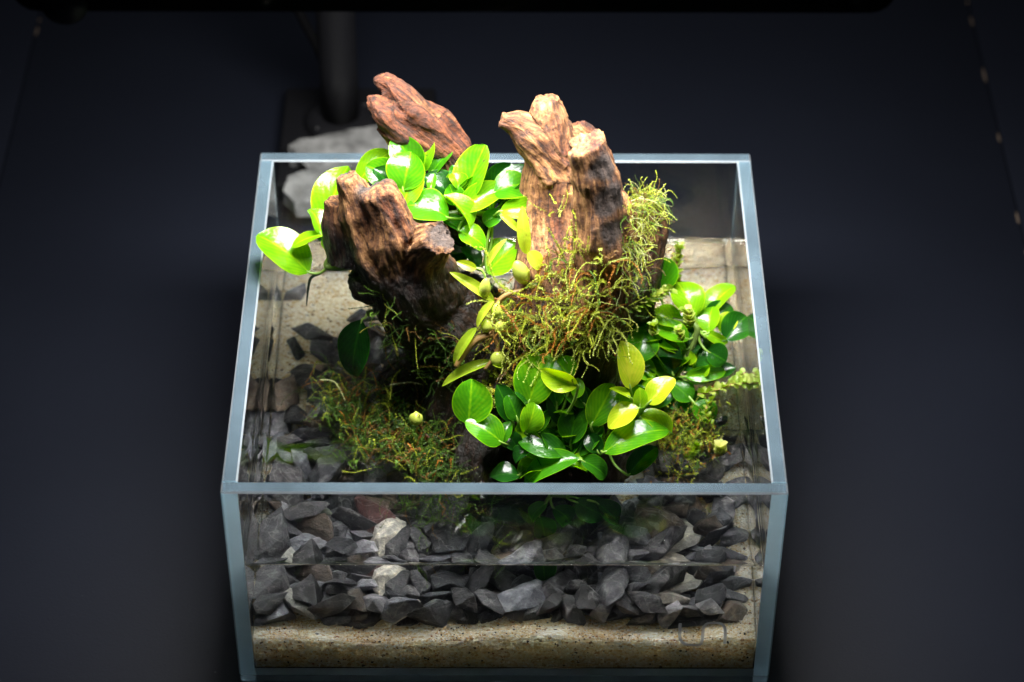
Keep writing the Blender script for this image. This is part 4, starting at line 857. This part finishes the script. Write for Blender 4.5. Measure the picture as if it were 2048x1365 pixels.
sprig('small tuft of tiny leaves beside the dark folded leaf next to the moss mound', [(1305, 672, 10), (1308, 660, 10.1), (1305, 650, 10.2)], .3, 16, .5, 5)
sprig('trailing sprig of tiny round leaves floating along the water by the right glass', [(1395, 790, 8.6), (1430, 782, 8.7), (1470, 768, 8.9), (1512, 768, 9.0)], .32, 40, .55, 6)
sprig('floating rosette of pale yellow leaves above a dark stone near the front right corner', [(1440, 912, 6.2), (1440, 904, 6.25), (1440, 894, 6.3)], .42, 18, .85, 7)
sprig('bunch of tiny olive leaves at the water edge beside the rosette plant', [(1372, 920, 6.1), (1385, 905, 6.3), (1395, 890, 6.5)], .28, 26, .4, 8)
sprig('trailing sprig of tiny leaves dipping into the water below the spreading leaves', [(1420, 850, 7.4), (1412, 820, 7.9), (1425, 800, 8.3)], .28, 24, .5, 9)
sprig('tiny leaved sprig clinging to the right glass above the waterline', [(1490, 745, 9.4), (1478, 757, 9.3), (1465, 765, 9.1)], .28, 14, .5, 10)
# yellow bud on a thin red stem
c = at(832, 838, Y=7.1); t = thing('sprout', at(880, 905, Y=6.6), 'pale yellow green bud on a thin reddish stem rising from the dark moss', 'sprout')
V, F = tube_geo([(at(905, 935, Y=6.4), .05), (at(872, 890, Y=6.8), .05), (at(850, 868, Y=7.2), .045), (at(838, 850, Y=7.05), .05)], 6, .1); mesh('stem', V, F, simple('reddish_stem', (.16, .05, .03), .45), t)
bm = bmesh.new(); bmesh.ops.create_uvsphere(bm, u_segments=14, v_segments=9, radius=1)
for v in bm.verts:
    a = math.atan2(v.co.y, v.co.x); v.co = c+Vector((v.co.x*.26, v.co.y*.26, v.co.z*.27))*(1+.12*math.cos(a*4)*max(0, v.co.z+.3))
mesh('bud', *bm_geo(bm), M_BULB, t); bm.free()

# ------------------------------------------------------------------ moss
class Moss:
    def __init__(s, seed): s.V = []; s.F = []; s.C = []; s.R = random.Random(seed)
    def strand(s, path, col, ll, step, lw=.014, rad=.0075, per=3):
        R = s.R; n = len(path); b0 = len(s.V); tone = R.uniform(.75, 1.2); cc = tuple(min(.95, c*tone) for c in col)
        for i, p in enumerate(path):
            t = (path[min(i+1, n-1)]-path[max(i-1, 0)]).normalized(); u, v = frame(t); r_ = rad*(1-.6*i/n)
            for k in range(3):
                a = k*2.094; s.V.append((p+u*(math.cos(a)*r_)+v*(math.sin(a)*r_))[:]); s.C.append(tuple(c*.8 for c in cc))
        for i in range(n-1):
            for k in range(3): a = b0+i*3+k; b_ = b0+i*3+(k+1) % 3; s.F.append((a, b_, b_+3, a+3))
        acc = 0
        for i in range(n-1):
            seg = path[i+1]-path[i]; l = seg.length; t = seg.normalized(); u, v = frame(t)
            acc += l
            while acc > step:
                acc -= step; p = path[i]+seg*R.random()
                for q in range(per):
                    a = R.uniform(0, 6.28); d = (u*math.cos(a)+v*math.sin(a)+t*R.uniform(.5, 1.2)).normalized(); x = t.cross(d).normalized()
                    k = ll*R.uniform(.6, 1.2)*(1-.45*i/n); b_ = len(s.V)
                    s.V += [(p+x*lw*.5)[:], (p+d*k*.5+x*lw*.8)[:], (p+d*k)[:], (p+d*k*.5-x*lw*.8)[:]]
                    g = R.uniform(.85, 1.2); s.C += [tuple(min(.95, c*g) for c in cc)]*4; s.F.append((b_, b_+1, b_+2, b_+3))
    def walk(s, p, d, length, wob=.35, droop=.08, st=.09):
        R = s.R; path = [p.copy()]; d = d.normalized(); l = 0; cv = Vector((R.gauss(0, 1), R.gauss(0, 1), R.gauss(0, 1)))*.12
        while l < length:
            d = (d+cv*wob+Vector((R.gauss(0, 1), R.gauss(0, 1), R.gauss(0, 1)))*wob*.22+Vector((0, 0, -droop*l))).normalized()
            p = p+d*st; path.append(p.copy()); l += st
            if R.random() < .12: cv = Vector((R.gauss(0, 1), R.gauss(0, 1), R.gauss(0, 1)))*.3
        return path
    def build(s, label, name='moss_clump', loc=None):
        o = mesh(name, s.V, s.F, M_MOSS, loc=loc if loc is not None else s.V[0], smooth=False, cols=s.C)
        return tag(o, label, 'moss', kind='stuff')
YG = (.46, .52, .05); LG = (.60, .68, .14); OR = (.48, .20, .03); GR = (.13, .25, .03); DG = (.045, .10, .015); BR = (.22, .12, .03); PA = (.60, .62, .28)
def moss_on_wood(label, seed, ell, count, lens, cols, ll, step, droop=.1, wob=.4, up=.7, rad=.014, per=3, zmin=WZ+.05):
    """ell: list of (cx, cy, rx, ry) patches the moss grows in, rooted on the wood behind"""
    m_ = Moss(seed); R = m_.R
    for i in range(count):
        e_ = R.choice(ell); a = R.uniform(0, 6.28); rr = math.sqrt(R.random()); px = e_[0]+math.cos(a)*rr*e_[2]; py = e_[1]+math.sin(a)*rr*e_[3]
        h = hit(px, py)
        if not h: continue
        p, n_ = h[0], h[1]
        if p.z < zmin: continue
        d = n_*R.uniform(.4, 1)+Vector((R.gauss(0, .6), R.gauss(0, .6), R.gauss(0, .6)+up))
        m_.strand(m_.walk(p-n_*.05, d, R.uniform(*lens), wob, droop), R.choices([c[0] for c in cols], [c[1] for c in cols])[0], ll*R.uniform(.7, 1.2), step, rad=rad, per=per)
    return m_
m_ = moss_on_wood('c', 11, [(1090, 640, 110, 70), (1150, 560, 75, 75), (1060, 690, 90, 45), (1000, 640, 40, 40), (1180, 660, 55, 50)], 560, (.4, 2.1), [(YG, 5), (OR, 2.2), (LG, 2.2), (BR, 1.6), (GR, 1.2)], .11, .035, .2, .6)
# longer bright strands arching out of the clump
for pts, c_, ll in [([(1135, 525), (1160, 505), (1190, 490), (1225, 485), (1250, 470)], LG, .2), ([(1160, 540), (1175, 600), (1200, 650), (1215, 690)], OR, .16), ([(1155, 520), (1190, 560), (1195, 620), (1160, 680)], YG, .12), ([(1130, 520), (1110, 480), (1095, 455)], YG, .12),
                    ([(1150, 520), (1148, 480), (1142, 440)], YG, .1), ([(1100, 600), (1040, 590), (1000, 570), (985, 550), (970, 500), (950, 495)], YG, .14), ([(1000, 600), (985, 640), (1000, 670), (1020, 690)], YG, .14), ([(1080, 640), (1030, 625), (990, 640)], LG, .16),
                    ([(1200, 680), (1225, 660), (1265, 650)], YG, .14), ([(1215, 600), (1232, 590), (1236, 580)], PA, .1), ([(1190, 530), (1215, 560), (1225, 620), (1215, 660)], LG, .1), ([(1170, 560), (1180, 520), (1195, 500), (1210, 515)], PA, .12), ([(1060, 660), (1100, 650), (1140, 640)], YG, .16), ([(1150, 700), (1190, 720), (1215, 700)], YG, .16), ([(1000, 610), (1030, 650), (1050, 700)], OR, .14)]:
    P = [at(x, y, Y=8.0+(600-y)*.006) for x, y in pts]; C_ = [q for q, _ in catmull([(q, 1) for q in P], .07)]
    m_.strand(C_, c_, ll, .028, per=4, rad=.016, lw=.024)
m_.build('tangled yellow green and orange moss over the mound at the foot of the forked stump')
m_ = moss_on_wood('t', 12, [(1110, 395, 25, 45), (1120, 430, 30, 20)], 10, (.5, 1.4), [(YG, 2), (LG, 1)], .09, .06, .02, .3, 1.2); m_.build('few thin green moss shoots on the tan face of the forked stump')
m_ = moss_on_wood('r', 13, [(1278, 450, 32, 75), (1288, 420, 32, 45), (1268, 520, 30, 50), (1298, 400, 25, 20)], 480, (.4, 1.3), [(LG, 2), (YG, 4), (PA, 1), (BR, 1.6), (GR, 2)], .06, .035, .3, .6, .2, rad=.009); m_.build('pale yellow green moss hanging behind the forked stump on the right')
m_ = moss_on_wood('l', 14, [(700, 790, 65, 50), (700, 740, 50, 40), (790, 860, 70, 60), (860, 880, 70, 60), (800, 760, 90, 60), (830, 690, 80, 45), (760, 650, 50, 60), (900, 720, 40, 60)], 640, (.4, 1.5), [(GR, 3), (DG, 4), (YG, 1), (BR, 1.6)], .09, .05, .06)
for pts, c_ in [([(770, 690), (775, 720), (790, 740)], BR), ([(780, 770), (820, 765), (845, 770)], PA), ([(780, 800), (785, 760), (800, 740)], YG), ([(860, 735), (880, 715), (892, 708)], YG), ([(740, 870), (790, 890), (830, 880)], OR), ([(640, 760), (670, 765), (690, 800)], PA), ([(760, 900), (800, 880), (840, 920)], YG), ([(900, 960), (895, 930), (885, 910)], YG), ([(855, 770), (835, 745), (850, 730)], YG)]:
    P = [at(x, y, Y=8.2+(800-y)*.012) for x, y in pts]; m_.strand([q for q, _ in catmull([(q, 1) for q in P], .07)], c_, .11, .035, per=3, rad=.02)
m_.build('dark shaded moss with brown wisps at the water edge under the charred knobs')
m_ = moss_on_wood('f', 15, [(1000, 770, 26, 40), (985, 800, 25, 20)], 130, (.15, .4), [(YG, 3), (LG, 2), ((.55, .45, .05), 1)], .12, .03, 0, .2, .6); m_.build('fuzzy yellow moss cushion behind the front rosette plant')
m_ = moss_on_wood('w', 16, [(1300, 640, 60, 60), (1280, 600, 40, 60), (1340, 860, 40, 60), (1250, 700, 50, 40)], 110, (.3, 1.0), [(GR, 4), (DG, 3), (YG, 1)], .09, .05); m_.build('deep green moss creeping on the wood beside the spreading leaves')
# feathery moss cushion floating at the right water edge
m_ = Moss(17); R = m_.R
for i in range(520):
    p = at(1375+R.gauss(0, 34), 870+R.gauss(0, 42), Z=WZ-.05); m_.strand(m_.walk(p+Vector((0, 0, R.uniform(-.5, .1))), Vector((R.gauss(0, .6), R.gauss(0, .6), 1)), R.uniform(.2, .6), .4, .1), R.choices([GR, YG, BR, OR], [3, 5, 1, 1])[0], .09, .035)
m_.build('green and rusty moss cushion half under water near the right front corner')
m_ = Moss(18); R = m_.R
for i in range(130):
    p = Vector((-2.2+R.gauss(0, .9), 4.6+R.gauss(0, .5), 5.0+R.gauss(0, .5))); m_.strand(m_.walk(p, Vector((R.gauss(0, .6), R.gauss(-.4, .6), R.gauss(-.3, .5))), R.uniform(.6, 1.5), .4, .05), R.choices([GR, DG, BR], [4, 3, 1])[0], .1, .05)
m_.build('dark green moss trailing under water behind the front glass')

m_ = Moss(19); R = m_.R
for (cx, cy, sx, sy, n_) in [(690, 800, 30, 26, 190), (735, 870, 34, 24, 160), (800, 890, 40, 26, 220), (860, 890, 34, 34, 200), (790, 800, 60, 30, 160), (880, 950, 20, 14, 60)]:
    for i in range(n_):
        p = at(cx+R.gauss(0, sx), cy+R.gauss(0, sy), Z=WZ-.1)
        m_.strand(m_.walk(p+Vector((0, 0, R.uniform(-.6, .1))), Vector((R.gauss(0, .6), R.gauss(-.1, .6), 1)), R.uniform(.4, 1.5), .45, .12), R.choices([GR, DG, YG, BR, OR], [4, 4, 1.3, 1.8, .7])[0], .1, .04)
m_.build('tangled green brown moss mat floating on the water in front of the charred driftwood')
